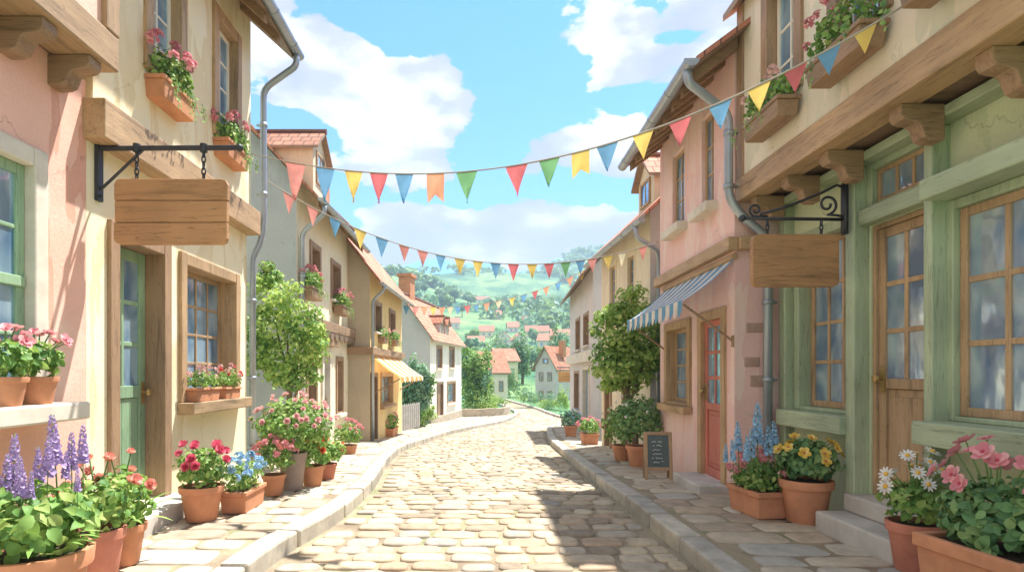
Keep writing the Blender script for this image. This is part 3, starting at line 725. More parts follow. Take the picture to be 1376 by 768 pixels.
# ---- left 3: ivory house with grey gable
h = House('ivory_house', 'ivory house with bare grey gable end, red tiled dormer and blue door', 'house', (-3.2, 10.6), (-3.2, 14.9), 'L', g(12.5) - .05)
def rect(l, r, zt, zb, y=0): u0, u1 = sorted((h.u(l, y), h.u(r, y))); return (u0, u1, zb, zt)
w1 = (h.u(417), h.u(429), 2.95, 3.78); w2 = (h.u(445), h.u(456), 2.92, 3.74)
z0 = g(12.5)
d_ = (h.u(433), h.u(442), g(12.6) + .02, 1.75); w3 = (h.u(412), h.u(424), .55, 1.75); w4 = (h.u(452), h.u(459.5), .35, 1.6)
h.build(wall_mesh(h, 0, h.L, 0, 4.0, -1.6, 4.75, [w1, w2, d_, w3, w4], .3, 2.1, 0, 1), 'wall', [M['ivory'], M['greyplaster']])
for o_ in (w1, w2): add_window(h, *o_, rec=.18, nx=2, nz=4, casing=('brown', .07, .03), sash='tan', sill=('stone', .1, .06, .02), bev=0)
for o_ in (w3, w4): add_window(h, *o_, rec=.18, nx=2, nz=3, casing=('brown', .07, .03), sash='brown', sill=('stone', .12, .09, .04), bev=0)
add_door(h, *d_, rec=.16, mat='bluedoor', glaz=(0, 0, 0), casing=('stone', .1, .04), lab='blue plank door', knob=1.0)
simple_box(h, 'door_hood', BR['x'], d_[0] - .25, d_[1] + .25, -.16, .02, 1.86, 2.05)
b = MB(); u0, u1 = h.u(421, -.2), h.L - .02
b.box(u0, u1, -.2, .02, 2.14, 2.34); h.build(b, 'fascia_board', BR['x'], bevel=.008)
b = MB(); n = 9
for k in range(n):
    a = u0 + (u1 - u0) * k / n; c = u0 + (u1 - u0) * (k + 1) / n - .03; m_ = (a + c) / 2; r_ = (c - a) / 2
    b.prism([(m_ + r_ * cos(pi + pi * i / 8), -.19, 2.138 + r_ * .8 * sin(pi + pi * i / 8)) for i in range(9)], (0, .03, 0))
h.build(b, 'scalloped_trim', DK['x'], recalc=True)
roof(h, -.18, h.L + .15, 0, 4.0, 4.75, 46, .42, mat='tile')
rafters(h, [.05 + k * .58 for k in range(8)], 0, .42, 4.75, 46)
gutter(h, -.18, h.L + .15, -.47, 4.36, .06)
downpipe(h, [(.1, -.47, 4.3), (.1, -.47, 4.15), (.1, -.07, 3.8), (.1, -.07, -.4)], .045, [(.1, -.07, 3.0), (.1, -.07, 1.6), (.1, -.07, .4)])
def dormer(h, uc, w, y0, zb, ze, zr, depth, wallm, tilem):
    b = MB(); a, c = uc - w / 2, uc + w / 2
    poly = [(a, y0, zb), (c, y0, zb), (c, y0, ze), (uc, y0, zr), (a, y0, ze)]
    b.prism(poly, (0, depth, 0)); d = h.build(b, 'dormer', wallm, recalc=True)
    b = MB(); e = .1; y1 = y0 - .12; k = (zr - ze) / (w / 2); ln = math.hypot(w / 2 + e, zr - ze)
    for s_ in (-1, 1):
        xe = uc + s_ * (w / 2 + e); zz = ze - e * k; D = depth + .12
        b.face([(xe, y1, zz + .05), (xe, y1 + D, zz + .05), (uc, y1 + D, zr + .06), (uc, y1, zr + .06)], 0, [(0, 0), (D, 0), (D, ln), (0, ln)])
        b.face([(xe, y1, zz), (uc, y1, zr), (uc, y1 + D, zr), (xe, y1 + D, zz)], 1)
        b.face([(xe, y1, zz), (xe, y1, zz + .05), (uc, y1, zr + .06), (uc, y1, zr)], 1); b.face([(xe, y1, zz), (xe, y1 + D, zz), (xe, y1 + D, zz + .05), (xe, y1, zz + .05)], 1)
    h.build(b, 'dormer_roof', [tilem, M['soffit']], d)
    b = MB(); b.tube([(uc, y1 - .02, zr + .06), (uc, y1 + depth, zr + .06)], .06, 8)
    h.build(b, 'ridge_tiles', tilem, d)
    b = MB(); q0, q1 = zb + (ze - zb) * .25, ze - .02
    frame_boxes(b, uc - w * .3, uc + w * .3, q0, q1, y0 - .03, y0 + .02, .05); b.box(uc - .015, uc + .015, y0 - .02, y0 + .01, q0 + .05, q1 - .05)
    f = h.build(b, 'dormer_window', TN['z'], d)
    b = MB(); b.box(uc - w * .27, uc + w * .27, y0 - .012, y0 - .004, q0 + .03, q1 - .03); h.build(b, 'pane', M['glass'], d)
    return d
dormer(h, 1.5, 1.0, -.02, 4.85, 5.72, 6.12, 1.5, M['beige'], M['tilebrown'])

# ---- left 4: ochre house with orange awning
h = House('ochre_house', 'ochre yellow house with red tiled roof above the orange striped awning', 'house', (-2.65, 14.8), (-2.44, 19.5), 'L', g(17) - .1)
w1 = (h.u(503), h.u(511.5), 2.45, 3.05); w2 = (h.u(523), h.u(530), 2.5, 3.12); d_ = (h.u(498.5), h.u(506), g(15.5) + .02, 1.22); w3 = (h.u(512), h.u(527), .38, 1.22)
w1 = (w1[0], w1[1], 2.35, 3.1); w2 = (w2[0], w2[1], 2.35, 3.1)
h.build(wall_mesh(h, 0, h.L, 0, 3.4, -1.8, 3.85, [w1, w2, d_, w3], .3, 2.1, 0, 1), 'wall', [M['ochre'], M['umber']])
for o_ in (w1, w2): add_window(h, *o_, rec=.18, nx=2, nz=3, casing=('brown', .07, .03), sash='tan', sill=('stone', .1, .05, .02), bev=0)
add_door(h, *d_, rec=.16, mat='brown', glaz=(0, 0, 0), casing=('darkwood', .07, .03), lab='plain brown plank door')
add_window(h, *w3, rec=.15, nx=3, nz=2, casing=('tan', .08, .03), sash='brown', sill=('oak', .12, .08, .05), bev=0)
simple_box(h, 'floor_band', BR['x'], -.06, h.L + .03, -.1, .02, 1.75, 1.93)
simple_box(h, 'floor_band', BR['y'], -.1, -.001, .02, 3.4, 1.75, 1.93)
roof(h, -.15, h.L + .2, 0, 3.4, 3.85, 51, .3)
gutter(h, -.15, h.L + .2, -.34, 3.5, .06)
simple_box(h, 'chimney', M['terra'], .9, 1.35, 1.4, 1.9, 5.2, 6.5)
downpipe(h, [(.08, -.34, 3.45), (.08, -.34, 3.35), (.08, -.06, 3.1), (.08, -.06, -.7)], .04)

# ---- left 5: white house with steep red roof
h = House('white_house', 'small white house with steep red roof, two dormers and brown door at the bend', 'house', (-2.17, 28.0), (-.87, 34.7), 'L', g(31) - .1)
zc = g(31)
w1 = (h.u(587), h.u(593.5), 1.5, 2.55); w2 = (h.u(604), h.u(610), 1.55, 2.6); d_ = (h.u(587.5), h.u(595), g(30) + .03, .75); w3 = (h.u(601), h.u(611.5), -.35, .75)
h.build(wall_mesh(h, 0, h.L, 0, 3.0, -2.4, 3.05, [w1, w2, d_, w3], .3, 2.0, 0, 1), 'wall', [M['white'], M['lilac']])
for o_ in (w1, w2, w3): add_window(h, *o_, rec=.15, nx=2, nz=2, casing=('brown', .09, .03), sash='tan', sill=('stone', .1, .1, .06), bev=0)
add_door(h, *d_, rec=.14, mat='brown', glaz=(0, 0, 0), casing=('darkwood', .09, .03), lab='brown plank door')
simple_box(h, 'plinth', M['gardenstone'], -.02, h.L + .02, -.05, .1, -2.4, zc + .35)
roof(h, -.25, h.L + .25, 0, 3.0, 3.05, 53, .25)
b = MB(); b.box(1.2, 2.0, 1.35, 1.95, 4.6, 6.05); b.box(1.12, 2.08, 1.27, 2.03, 6.051, 6.2); h.build(b, 'chimney', M['terra'])
for uc in (2.7, 3.9): dormer(h, uc, .7, .12, 3.2, 3.85, 4.15, 1.0, M['lilac'], M['tile'])

# ---- right 1: green shop
h = House('green_shop', 'green timber shopfront with glazed brown door and large paned window', 'shop', (3.25, 1.4), (3.25, 6.25), 'R', 0)
yY = lambda Y: 6.25 - Y
mid = (yY(6.0), yY(5.12), .93, 2.62); dr = (yY(4.90), yY(4.22), .30, 2.50); tr = (yY(4.90), yY(4.22), 2.64, 2.985); big = (yY(4.07), yY(2.1), .97, 2.44)
h.build(wall_mesh(h, 0, 4.85, 0, 4, -.3, 3.08, [mid, dr, tr, big], .3), 'wall', M['palegreen'])
add_window(h, *mid, rec=.16, nx=3, nz=4, casing=('green', .06, .02), sash='oak', sill=('green', .19, .16, .03), sw=.06, mw=.035, glass='shopglass', bev=.008, lab='narrower paned window behind the hanging sign')
add_window(h, *big, rec=.085, nx=6, nz=3, casing=('green', .03, .02), sash='oak', sill=('green', .26, .16, .0), sw=.06, mw=.04, glass='shopglass', bev=.008, lab='large shop window with brown glazing bars')
add_window(h, *tr, rec=.085, nx=3, nz=1, casing=('green', .03, .02), sash='oak', sw=.035, mw=.03, glass='shopglass', bev=.006, name='transom_window')
add_door(h, *dr, rec=.085, st=.075, mat='oak', glaz=(2, 3, .44), hinge_knob=-1, casing=('oak', .0, -.01), glassm='shopglass', panel='raised', knob=.95, lab='brown timber door with six panes and raised panel')
for a, c in ((5.04, 4.92), (4.16, 4.08)): simple_box(h, 'pilaster', GN['z'], yY(a), yY(c), -.13, .25, 0, 2.995, .012)
simple_box(h, 'pilaster', GN['z'], yY(6.2), yY(6.08), -.1, .1, 0, 2.995, .012)
simple_box(h, 'frieze_beam', GN['x'], 0.02, 4.85, -.15, .02, 2.998, 3.07, .01)
simple_box(h, 'door_lintel', GN['x'], yY(4.915), yY(4.165), -.10, .12, 2.505, 2.63, .012)
simple_box(h, 'window_lintel', GN['x'], yY(4.085), yY(1.9), -.22, .1, 2.47, 2.61, .014)
simple_box(h, 'floor_beam', TN['x'], 0, 4.85, -.53, -.3, 3.08, 3.31, .010)
simple_box(h, 'jetty_floor', DK['y'], .01, 4.85, -.3, .3, 3.11, 3.2, 0)
for Y in (6.05, 5.43, 4.82, 4.0, 3.3): corbel(h, yY(Y), -.44, -.145, 2.84, 3.079, .12, BR['y'])
uw = [(yY(5.62), yY(5.08), 3.72, 4.85), (yY(4.55), yY(4.0), 3.72, 4.85), (yY(3.55), yY(3.0), 3.72, 4.85)]
h.build(wall_mesh(h, .01, 4.85, -.5, 4.5, 3.311, 5.1, uw, .28, 1.6), 'upper_wall', M['buff'])
for o_ in uw: add_window(h, *o_, y=-.5, rec=.13, nx=2, nz=3, casing=('brown', .08, .03), sash='white', sw=.04, mw=.025)
simple_box(h, 'corner_post', BR['z'], 0, .14, -.52, -.3, 3.312, 5.1, .012)
roof(h, -.1, 4.95, -.5, 4.5, 5.1, 36, .12)
b = MB(); 
for (y0, z0_, z1_) in ((-.42, -.1, .15), (-.185, .15, .298)):
    b.box(yY(4.98), yY(4.05), y0, .1, z0_ if z0_ < 0 else z0_ + .001, z1_)
st_ = h.build(b, 'doorsteps', M['step'], bevel=.018)

# ---- right 2: rose house with blue awning
h = House('rose_house', 'rose plaster house with zinc gutter and red door under the blue awning', 'house', (2.72, 6.27), (2.78, 9.0), 'R', -.1)
def pr_(l, r, zt, zb): u0, u1 = sorted((h.u(l), h.u(r))); return (u0, u1, zb, zt)
w1 = pr_(903, 921, 4.35, 3.28); w2 = pr_(942, 961, 4.38, 3.25); w3 = pr_(897, 927, 1.93, .86); d_ = pr_(942.5, 973, 1.95, g(6.8) + .1)
h.build(wall_mesh(h, 0, h.L, 0, 4.2, -.8, 4.75, [w1, w2, w3, d_], .3, 1.5), 'wall', M['rose'])
for o_ in (w1, w2): add_window(h, *o_, rec=.10, nx=2, nz=3, casing=('rose', .02, .004), sash='tan', sill=('stone', .14, .11, .06), bev=.004)
add_window(h, *w3, rec=.16, nx=2, nz=4, casing=('tan', .07, .035), sash='oak', sill=('tan', .13, .1, .04), sw=.045, mw=.025)
add_door(h, *d_, rec=.075, st=.075, mat='reddoor', glaz=(2, 3, .47), hinge_knob=-1, casing=('tan', .07, .03), panel='raised', lab='red half-glazed door')
simple_box(h, 'doorstep', M['step'], d_[0] - .1, d_[1] + .12, -.32, .1, -.4, g(6.6) + .09, .015)
simple_box(h, 'floor_band', TN['x'], -.05, h.L + .05, -.09, .02, 2.58, 2.72, .012)
simple_box(h, 'floor_band', TN['y'], h.L + .001, h.L + .09, .02, .9, 2.58, 2.72, .012)
XS = plain('brown quoin stone', (.44, .29, .23), .9, .2, 6, 0, .4)
for (a, z0_, s1, s2) in ((.12, 1.72, .18, .1), (.16, 1.15, .2, .12), (.1, 1.36, .16, .1), (.22, .55, .2, .11)): simple_box(h, 'exposed_stone', XS, h.L - .02, h.L + .012, a, a + s1, z0_, z0_ + s2)
roof(h, -.05, h.L + .3, 0, 4.2, 4.75, 36, .5)
rafters(h, [.02 + k * .34 for k in range(9)], 0, .5, 4.75, 36)
gutter(h, -.05, h.L + .32, -.56, 4.43, .07)
downpipe(h, [(h.L + .22, -.56, 4.38), (h.L + .22, -.56, 4.25), (h.L + .1, -.1, 3.98), (h.L + .1, -.1, 3.1), (h.L + .1, .05, 2.9), (h.L + .1, .27, 2.72), (h.L + .1, .30, 2.55), (h.L + .1, .30, -.15)], .045,
         [(h.L + .1, -.1, 3.75), (h.L + .1, -.1, 3.2), (h.L + .1, .30, 2.0), (h.L + .1, .30, 1.2)])

# ---- right 3: beige house
h = House('beige_house', 'beige house with red dormer and tall narrow windows behind the right tree', 'house', (2.92, 10.0), (2.82, 13.4), 'R', g(12) - .1)
w1 = pr_(819, 828, 3.55, 2.4); w2 = pr_(843, 853, 3.5, 2.45); d1 = pr_(814, 821, 1.55, g(13) + .03); d2 = pr_(838, 846, 1.5, g(11.2) + .03)
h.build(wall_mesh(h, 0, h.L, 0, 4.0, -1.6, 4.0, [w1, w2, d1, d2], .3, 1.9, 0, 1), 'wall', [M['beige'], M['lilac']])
for o_ in (w1, w2): add_window(h, *o_, rec=.1, nx=2, nz=4, casing=('beige', .03, .01), sash='tan', sill=('stone', .12, .08, .05), bev=0)
add_door(h, *d1, rec=.16, mat='tan', glaz=(0, 0, 0), casing=('brown', .07, .03), lab='tan plank door')
add_door(h, *d2, rec=.16, mat='bluedoor', glaz=(0, 0, 0), casing=('brown', .07, .03), lab='blue plank door')
roof(h, -.15, h.L + .6, 0, 4.0, 4.0, 43, .28)
gutter(h, -.15, h.L + .62, -.33, 3.72, .06)
downpipe(h, [(h.L + .3, -.33, 3.68), (h.L + .3, -.33, 3.5), (h.L + .25, .05, 3.3), (h.L + .15, .1, 3.1), (h.L + .1, .1, -.6)], .04)
dormer(h, h.L - 1.0, .9, .25, 4.2, 4.85, 5.25, 1.3, M['beige'], M['tile'])

# ---- right 4: grey house on the corner
h = House('grey_house', 'pale lilac grey house on the corner with blue door and brown eaves', 'house', (3.4, 17.3), (3.84, 24.4), 'R', g(21) - .1)
w1 = pr_(774, 779.5, 3.2, 2.1); w2 = pr_(784.5, 791, 3.15, 2.15); d_ = pr_(783.5, 791.5, 1.42, g(19) + .03); w3 = pr_(772, 778, 1.3, -.05)
h.build(wall_mesh(h, 0, h.L, 0, 4.2, -2, 4.4, [w1, w2, d_, w3], .3, 2.0), 'wall', M['lilac'])
for o_ in (w1, w2, w3): add_window(h, *o_, rec=.16, nx=2, nz=3, casing=('brown', .06, .02), sash='darkwood', sill=('stone', .1, .06, .04), bev=0)
add_door(h, *d_, rec=.16, mat='bluedoor', glaz=(0, 0, 0), casing=('stone', .1, .03), lab='blue plank door')
simple_box(h, 'floor_band', M['stone'], -.05, h.L + .05, -.16, .02, 1.62, 1.95, .01)
roof(h, -.2, h.L + .2, 0, 4.2, 4.4, 44, .42, mat='tilebrown')

# ------------------------------------------------------------------ distant houses
def far_house(name, label, px, Y, w, d, hh, rise, wallm, roofm, rot=0, group=None, base=None, wins=2, chim=False, ridge='x', floors=2):
    X = (px - CX) * Y / F; z = H(X, Y) - .4 if base is None else base
    t = thing(name, label, 'house', (X, Y, z), rot, group)
    b = MB(); a, c = -w / 2, w / 2
    b.box(a, c, 0, d, -1.5, hh)
    if ridge == 'x': b.prism([(a, 0, hh), (a, d, hh), (a, d / 2, hh + rise)], (w, 0, 0))
    else: b.prism([(a, 0, hh), (c, 0, hh), (0, 0, hh + rise)], (0, d, 0))
    b.build('wall', wallm, t, recalc=True)
    b = MB(); e = .3; th = .16
    if ridge == 'x':
        k = rise / (d / 2); ln = math.hypot(d / 2 + e, rise + e * k)
        for s_ in (-1, 1):
            ye = d / 2 + s_ * (d / 2 + e); ze = hh - e * k
            for dz_, mi in ((0, 1), (th, 0)): b.face([(a - e, ye, ze + dz_), (c + e, ye, ze + dz_), (c + e, d / 2, hh + rise + dz_), (a - e, d / 2, hh + rise + dz_)], mi, [(0, 0), (w, 0), (w, ln), (0, ln)])
            b.face([(a - e, ye, ze), (c + e, ye, ze), (c + e, ye, ze + th), (a - e, ye, ze + th)], 1)
            for x in (a - e, c + e): b.face([(x, ye, ze), (x, d / 2, hh + rise), (x, d / 2, hh + rise + th), (x, ye, ze + th)], 1)
    else:
        k = rise / (w / 2); ln = math.hypot(w / 2 + e, rise + e * k)
        for s_ in (-1, 1):
            xe = s_ * (w / 2 + e); ze = hh - e * k
            for dz_, mi in ((0, 1), (th, 0)): b.face([(xe, -e, ze + dz_), (xe, d + e, ze + dz_), (0, d + e, hh + rise + dz_), (0, -e, hh + rise + dz_)], mi, [(0, 0), (d, 0), (d, ln), (0, ln)])
            b.face([(xe, -e, ze), (xe, d + e, ze), (xe, d + e, ze + th), (xe, -e, ze + th)], 1)
            for y in (-e, d + e): b.face([(xe, y, ze), (0, y, hh + rise), (0, y, hh + rise + th), (xe, y, ze + th)], 1)
    b.build('roof', [roofm, M['soffit']], t, recalc=True)
    rows_ = [hh * .62, hh * .14] if floors == 2 else [hh * .35]
    for r_, zz in enumerate(rows_):
        for i in range(wins):
            xc = a + w * (i + .7) / (wins + .4); ww = min(.42, w * .1); hz = hh * (.23 if floors == 2 else .35)
            b = MB(); frame_boxes(b, xc - ww, xc + ww, zz, zz + hz, -.08, .02, .09); b.box(xc - .03, xc + .03, -.06, .01, zz + .09, zz + hz - .09); wn = b.build('window', BR['z'], t)
            b = MB(); b.box(xc - ww + .05, xc + ww - .05, -.03, -.02, zz + .05, zz + hz - .05); b.build('pane', M['glass'], wn)
    if ridge == 'y':
        b = MB(); frame_boxes(b, -.3, .3, hh + rise * .15, hh + rise * .42, -.08, .02, .08); wn = b.build('window', BR['z'], t); b = MB(); b.box(-.25, .25, -.03, -.02, hh + rise * .17, hh + rise * .4); b.build('pane', M['glass'], wn)
    if chim:
        b = MB(); b.box(w * .2, w * .2 + .5, d * .4, d * .4 + .5, hh + rise * .5, hh + rise + .7); b.build('chimney', M['terra'], t)
    return t
def hill_at(px, py, y0=70, y1=480):
    Y = y0; best = (1e9, y0)
    while Y < y1:
        e = abs(HY - F * (H(W_(px, Y), Y) - EYE) / Y - py)
        if e < best[0]: best = (e, Y)
        Y += 1.5
    return best[1]
def W_(px, Y): return (px - CX) * Y / F
far_house('cottage', 'cream cottage with steep red roof right beyond the white house', 667, 58, 2.3, 4.2, 3.0, 1.9, M['white'], M['tile'], radians(16), base=g(55) - .4, wins=2, floors=1)
far_house('cottage', 'yellowish cottage with orange tiled roof between cream cottage and grey gable house', 683, 76, 2.6, 4.5, 3.4, 1.5, M['beige'], M['tile'], radians(14), base=-.6, wins=2, floors=1)
far_house('gabled_house', 'blue grey gabled house with red roof at the end of the road', 733, 56, 2.3, 4.0, 3.6, 1.8, M['lilac'], M['tile'], radians(-40), base=g(54) - .5, ridge='y', chim=True)
vill = [(654, 452, 'small red roofed house directly above the cream cottage roof', 5.5, 'x'), (640, 470, 'red roofed cottage half hidden beside the white house roof', 5, 'x'), (709, 437, 'white gabled farmhouse with red roof highest on the middle slope', 5.5, 'y'),
        (722, 452, 'long low red roofed house on the middle slope', 9, 'x'), (754, 458, 'red roofed house above the grey gabled house roof', 7, 'x'), (690, 446, 'tiny pale cottage left of the long low house', 4.5, 'x'),
        (620, 401, 'lone red roofed barn on the upper left meadow', 7, 'x'), (648, 401, 'second and wider red roofed barn on the upper meadow', 9, 'x'), (610, 440, 'pale cottage on the slope right of the white house chimney', 5, 'x'),
        (668, 428, 'pale red roofed house highest left of the middle slope', 5, 'x'), (736, 430, 'red roofed house highest right of the middle slope near the grey house eaves', 6, 'x'), (676, 462, 'gabled cottage with red roof lowest in the valley left of the dark tree', 5, 'y'), (732, 466, 'red roofed cottage just left of the grey gabled house peak', 5, 'x'), (700, 465, 'cream gabled cottage between the two valley trees', 4.5, 'y')]
vill = [(px, hill_at(px, py), lab, w_, rg) for px, py, lab, w_, rg in vill]
for i, (px, Y, lab, w_, rg) in enumerate(vill):
    far_house('hillside_house', lab, px, Y, w_, 5, 2.6, 2.2, M['white'] if i % 3 else M['ivory'], M['tile'], R.uniform(-.4, .4), 'red roofed houses on the far hillside', wins=2, ridge=rg, floors=1)

# ------------------------------------------------------------------ plants
def leaf(mb, p, nrm, tip, L, W, mi=0, rnd=.0):
    side = tip.cross(nrm).normalized(); b = len(mb.v)
    rows = ((.0, .07, 0), (.22, .36, .07), (.5, .46, .09), (.78, .30, .03), (1.0, .03, -.14)) if L > .062 else ((.0, .08, 0), (.35, .42, .08), (.72, .34, .03), (1.0, .04, -.12))
    for a, w, u in rows:
        q = p + tip * (a * L) + nrm * (u * L)
        mb.v += [tuple(q - side * (w * W) + nrm * (w * W * .35)), tuple(q), tuple(q + side * (w * W) + nrm * (w * W * .35))]
    for k in range(len(rows) - 1):
        c = b + 3 * k
        mb.f += [(c, c + 1, c + 4, c + 3), (c + 1, c + 2, c + 5, c + 4)]; mb.m += [mi] * 2
def quick_leaf(mb, p, nrm, tip, L, W, mi=0):
    side = tip.cross(nrm).normalized(); b = len(mb.v)
    mb.v += [tuple(p), tuple(p + tip * L * .5 - side * W * .5 + nrm * L * .08), tuple(p + tip * L), tuple(p + tip * L * .5 + side * W * .5 + nrm * L * .08)]
    mb.f.append((b, b + 1, b + 2, b + 3)); mb.m.append(mi)
def rdir(rg):
    while 1:
        v = Vector((rg.uniform(-1, 1), rg.uniform(-1, 1), rg.uniform(-1, 1)))
        if .05 < v.length < 1: return v.normalized()
def blob(mb, c, rad, n, size, rg, shell=.55, lump=.35, full=True, low=-1, wr=.75, mi=0, droop=.2, freq=2.2):
    """leaves through the volume of a lumpy ellipsoid"""
    c = Vector(c); seed = rg.uniform(0, 50)
    for _ in range(n):
        d = rdir(rg)
        if d.z < low: continue
        k = (1 - lump) + lump * 1.6 * (.5 + .5 * noise.noise(d * freq + Vector((seed, 0, 0))))
        r = (shell + (1 - shell) * sqrt(rg.random())) * k
        p = c + Vector((d.x * rad[0], d.y * rad[1], d.z * rad[2])) * r
        nr = (d + rdir(rg) * .7 + Vector((0, 0, .35))).normalized()
        t = (rdir(rg) + d * .6 - Vector((0, 0, droop))); t = (t - nr * t.dot(nr)).normalized()
        s_ = size * rg.uniform(.65, 1.25)
        (leaf if full else quick_leaf)(mb, p - t * s_ * .5, nr, t, s_, s_ * wr, mi)
# flower prototypes (meshes shared by copies)
def petal_ring(mb, n, r, w, cup, z, mi, a0=0, rg=R, hole=.15):
    for k in range(n):
        a = a0 + 2 * pi * k / n + rg.uniform(-.1, .1); t = Vector((cos(a), sin(a), 0)); s_ = Vector((-sin(a), cos(a), 0))
        pts = [(hole, -.25, 0), (.55, -.55, .5), (.9, -.42, .95), (1.0, 0, 1.0), (.9, .42, .95), (.55, .55, .5), (hole, .25, 0), (.6, 0, .35)]
        b = len(mb.v)
        for (l, ww, u) in pts: mb.v.append(tuple(t * (l * r) + s_ * (ww * w) + Vector((0, 0, z + u * cup))))
        mb.f += [(b, b + 7, b + 1), (b + 1, b + 7, b + 3, b + 2), (b + 7, b + 5, b + 4, b + 3), (b + 6, b + 5, b + 7), (b, b + 6, b + 7)]; mb.m += [mi] * 5
PROTO = {}
def proto(kind, mat):
    k = (kind, mat)
    if k in PROTO: return PROTO[k]
    b = MB(); rg = random.Random(hash(kind) % 97 if False else len(PROTO) + 5)
    if kind == 'open':
        petal_ring(b, 5, 1.0, .75, .25, 0, 0, 0, rg); petal_ring(b, 5, .62, .5, .3, .06, 0, .6, rg); b.ball((0, 0, .1), .17, 1, 8, 4); mats = [M[mat], M['f_eye']]
    elif kind == 'daisy':
        petal_ring(b, 11, 1.0, .27, .06, 0, 0, 0, rg, .2); b.ball((0, 0, .05), .3, 1, 10, 5, (1, 1, .6)); mats = [M[mat], M['f_centre']]
    elif kind == 'rose':
        for (n_, r_, w_, cup, z_) in ((5, 1.0, .8, .45, -.25), (5, .85, .75, .75, -.2), (4, .6, .6, .95, -.1), (3, .34, .4, 1.0, 0)): petal_ring(b, n_, r_, w_, cup, z_, 0, rg.uniform(0, 2), rg, .1)
        mats = [M[mat]]
    elif kind == 'tuft':
        for i in range(9):
            d = rdir(rg); d.z = abs(d.z); c = d * .62; mb = MB(); petal_ring(mb, 4, .48, .4, .2, 0, 0, rg.uniform(0, 2), rg, .05)
            q = Vector((0, 0, 1)).rotation_difference(d); o_ = len(b.v); b.v += [tuple(c + q @ Vector(v)) for v in mb.v]; b.f += [tuple(o_ + i_ for i_ in f) for f in mb.f]; b.m += mb.m
        mats = [M[mat]]
    elif kind == 'spike':       # unit height, florets around a stem
        b.tube([(0, 0, -.9), (0.01, 0, -.4), (0, 0, 1.0)], [.018, .016, .006], 6, 1)
        n_ = 52
        for i in range(n_):
            t = i / n_ + rg.uniform(-.02, .02); a = i * 2.4 + rg.uniform(-.4, .4); r_ = (.115 * (1 - max(0, t)) ** .55 + .012) * rg.uniform(.7, 1.2); z_ = t; c = Vector((cos(a) * r_ * .8, sin(a) * r_ * .8, z_)); mb = MB(); s_ = .085 * (1 - max(0, t) * .6) * rg.uniform(.75, 1.25); petal_ring(mb, 5, s_, s_ * .8, s_ * .5, 0, 0, a, rg, .05)
            q = Vector((0, 0, 1)).rotation_difference(Vector((cos(a), sin(a), rg.uniform(-.1, .6))).normalized()); o_ = len(b.v); b.v += [tuple(c + q @ Vector(v)) for v in mb.v]; b.f += [tuple(o_ + i_ for i_ in f) for f in mb.f]; b.m += mb.m
        mats = [M[mat], M['stem']]
    me = bpy.data.meshes.new('flower'); me.from_pydata(b.v, [], b.f)
    for m_ in mats: me.materials.append(m_)
    me.polygons.foreach_set('material_index', b.m); me.polygons.foreach_set('use_smooth', [True] * len(b.f)); me.update()
    PROTO[k] = me; return me
def put_flower(parent, kind, mat, p, d, s, rg, name='flower'):
    o = bpy.data.objects.new(name, proto(kind, mat)); COL.objects.link(o); o.parent = parent
    q = Vector((0, 0, 1)).rotation_difference(Vector(d).normalized()) @ Quaternion((0, 0, 1), rg.uniform(0, 6.28))
    o.matrix_local = Matrix.LocRotScale(Vector(p), q, Vector((s, s, s)))
    return o
def round_pot(t, r, hgt, mat, seg=28):
    b = MB(); rb = r * .70; lip = hgt * .2
    b.lathe([(rb * .96, 0), (rb, .01), (r * .91, hgt - lip), (r * .915, hgt - lip), (r * 1.0, hgt - lip + .004), (r * 1.03, hgt - .01), (r * 1.02, hgt), (r * .9, hgt), (r * .88, hgt - .035), (r * .3, hgt - .04)], seg=seg)
    o = b.build('pot', M[mat], t, smooth=False, bevel=0)
    for p in o.data.polygons: p.use_smooth = len(p.vertices) == 4
    md = o.modifiers.new('edges', 'EDGE_SPLIT'); md.split_angle = radians(35)
    b = MB(); b.lathe([(r * .86, hgt - .05), (r * .89, hgt - .03), (r * .5, hgt - .015)], seg=seg); b.build('soil', M['soil'], t)
    return hgt
def box_pot(t, w, d, hgt, mat, name='planter_box'):
    b = MB(); k = .9; th = .03
    lo = [(-w / 2 * k, -d / 2 * k), (w / 2 * k, -d / 2 * k), (w / 2 * k, d / 2 * k), (-w / 2 * k, d / 2 * k)]; hi = [(-w / 2, -d / 2), (w / 2, -d / 2), (w / 2, d / 2), (-w / 2, d / 2)]
    b.hexa([(x, y, 0) for x, y in lo] + [(x * .985, y * .985, hgt * .8) for x, y in hi])
    e = .012
    b.box(-w / 2 - e, w / 2 + e, -d / 2 - e, -d / 2 + th, hgt * .8, hgt); b.box(-w / 2 - e, w / 2 + e, d / 2 - th, d / 2 + e, hgt * .8, hgt)
    b.box(-w / 2 - e, -w / 2 + th, -d / 2 + th, d / 2 - th, hgt * .8, hgt - .001); b.box(w / 2 - th, w / 2 + e, -d / 2 + th, d / 2 - th, hgt * .8, hgt - .001)
    mt = M[mat]['x'] if isinstance(M[mat], dict) else M[mat]
    b.build(name, mt, t, bevel=.008)
    b = MB(); b.box(-w / 2 + th, w / 2 - th, -d / 2 + th, d / 2 - th, hgt * .8 + .001, hgt * .93); b.build('soil', M['soil'], t)
    return hgt
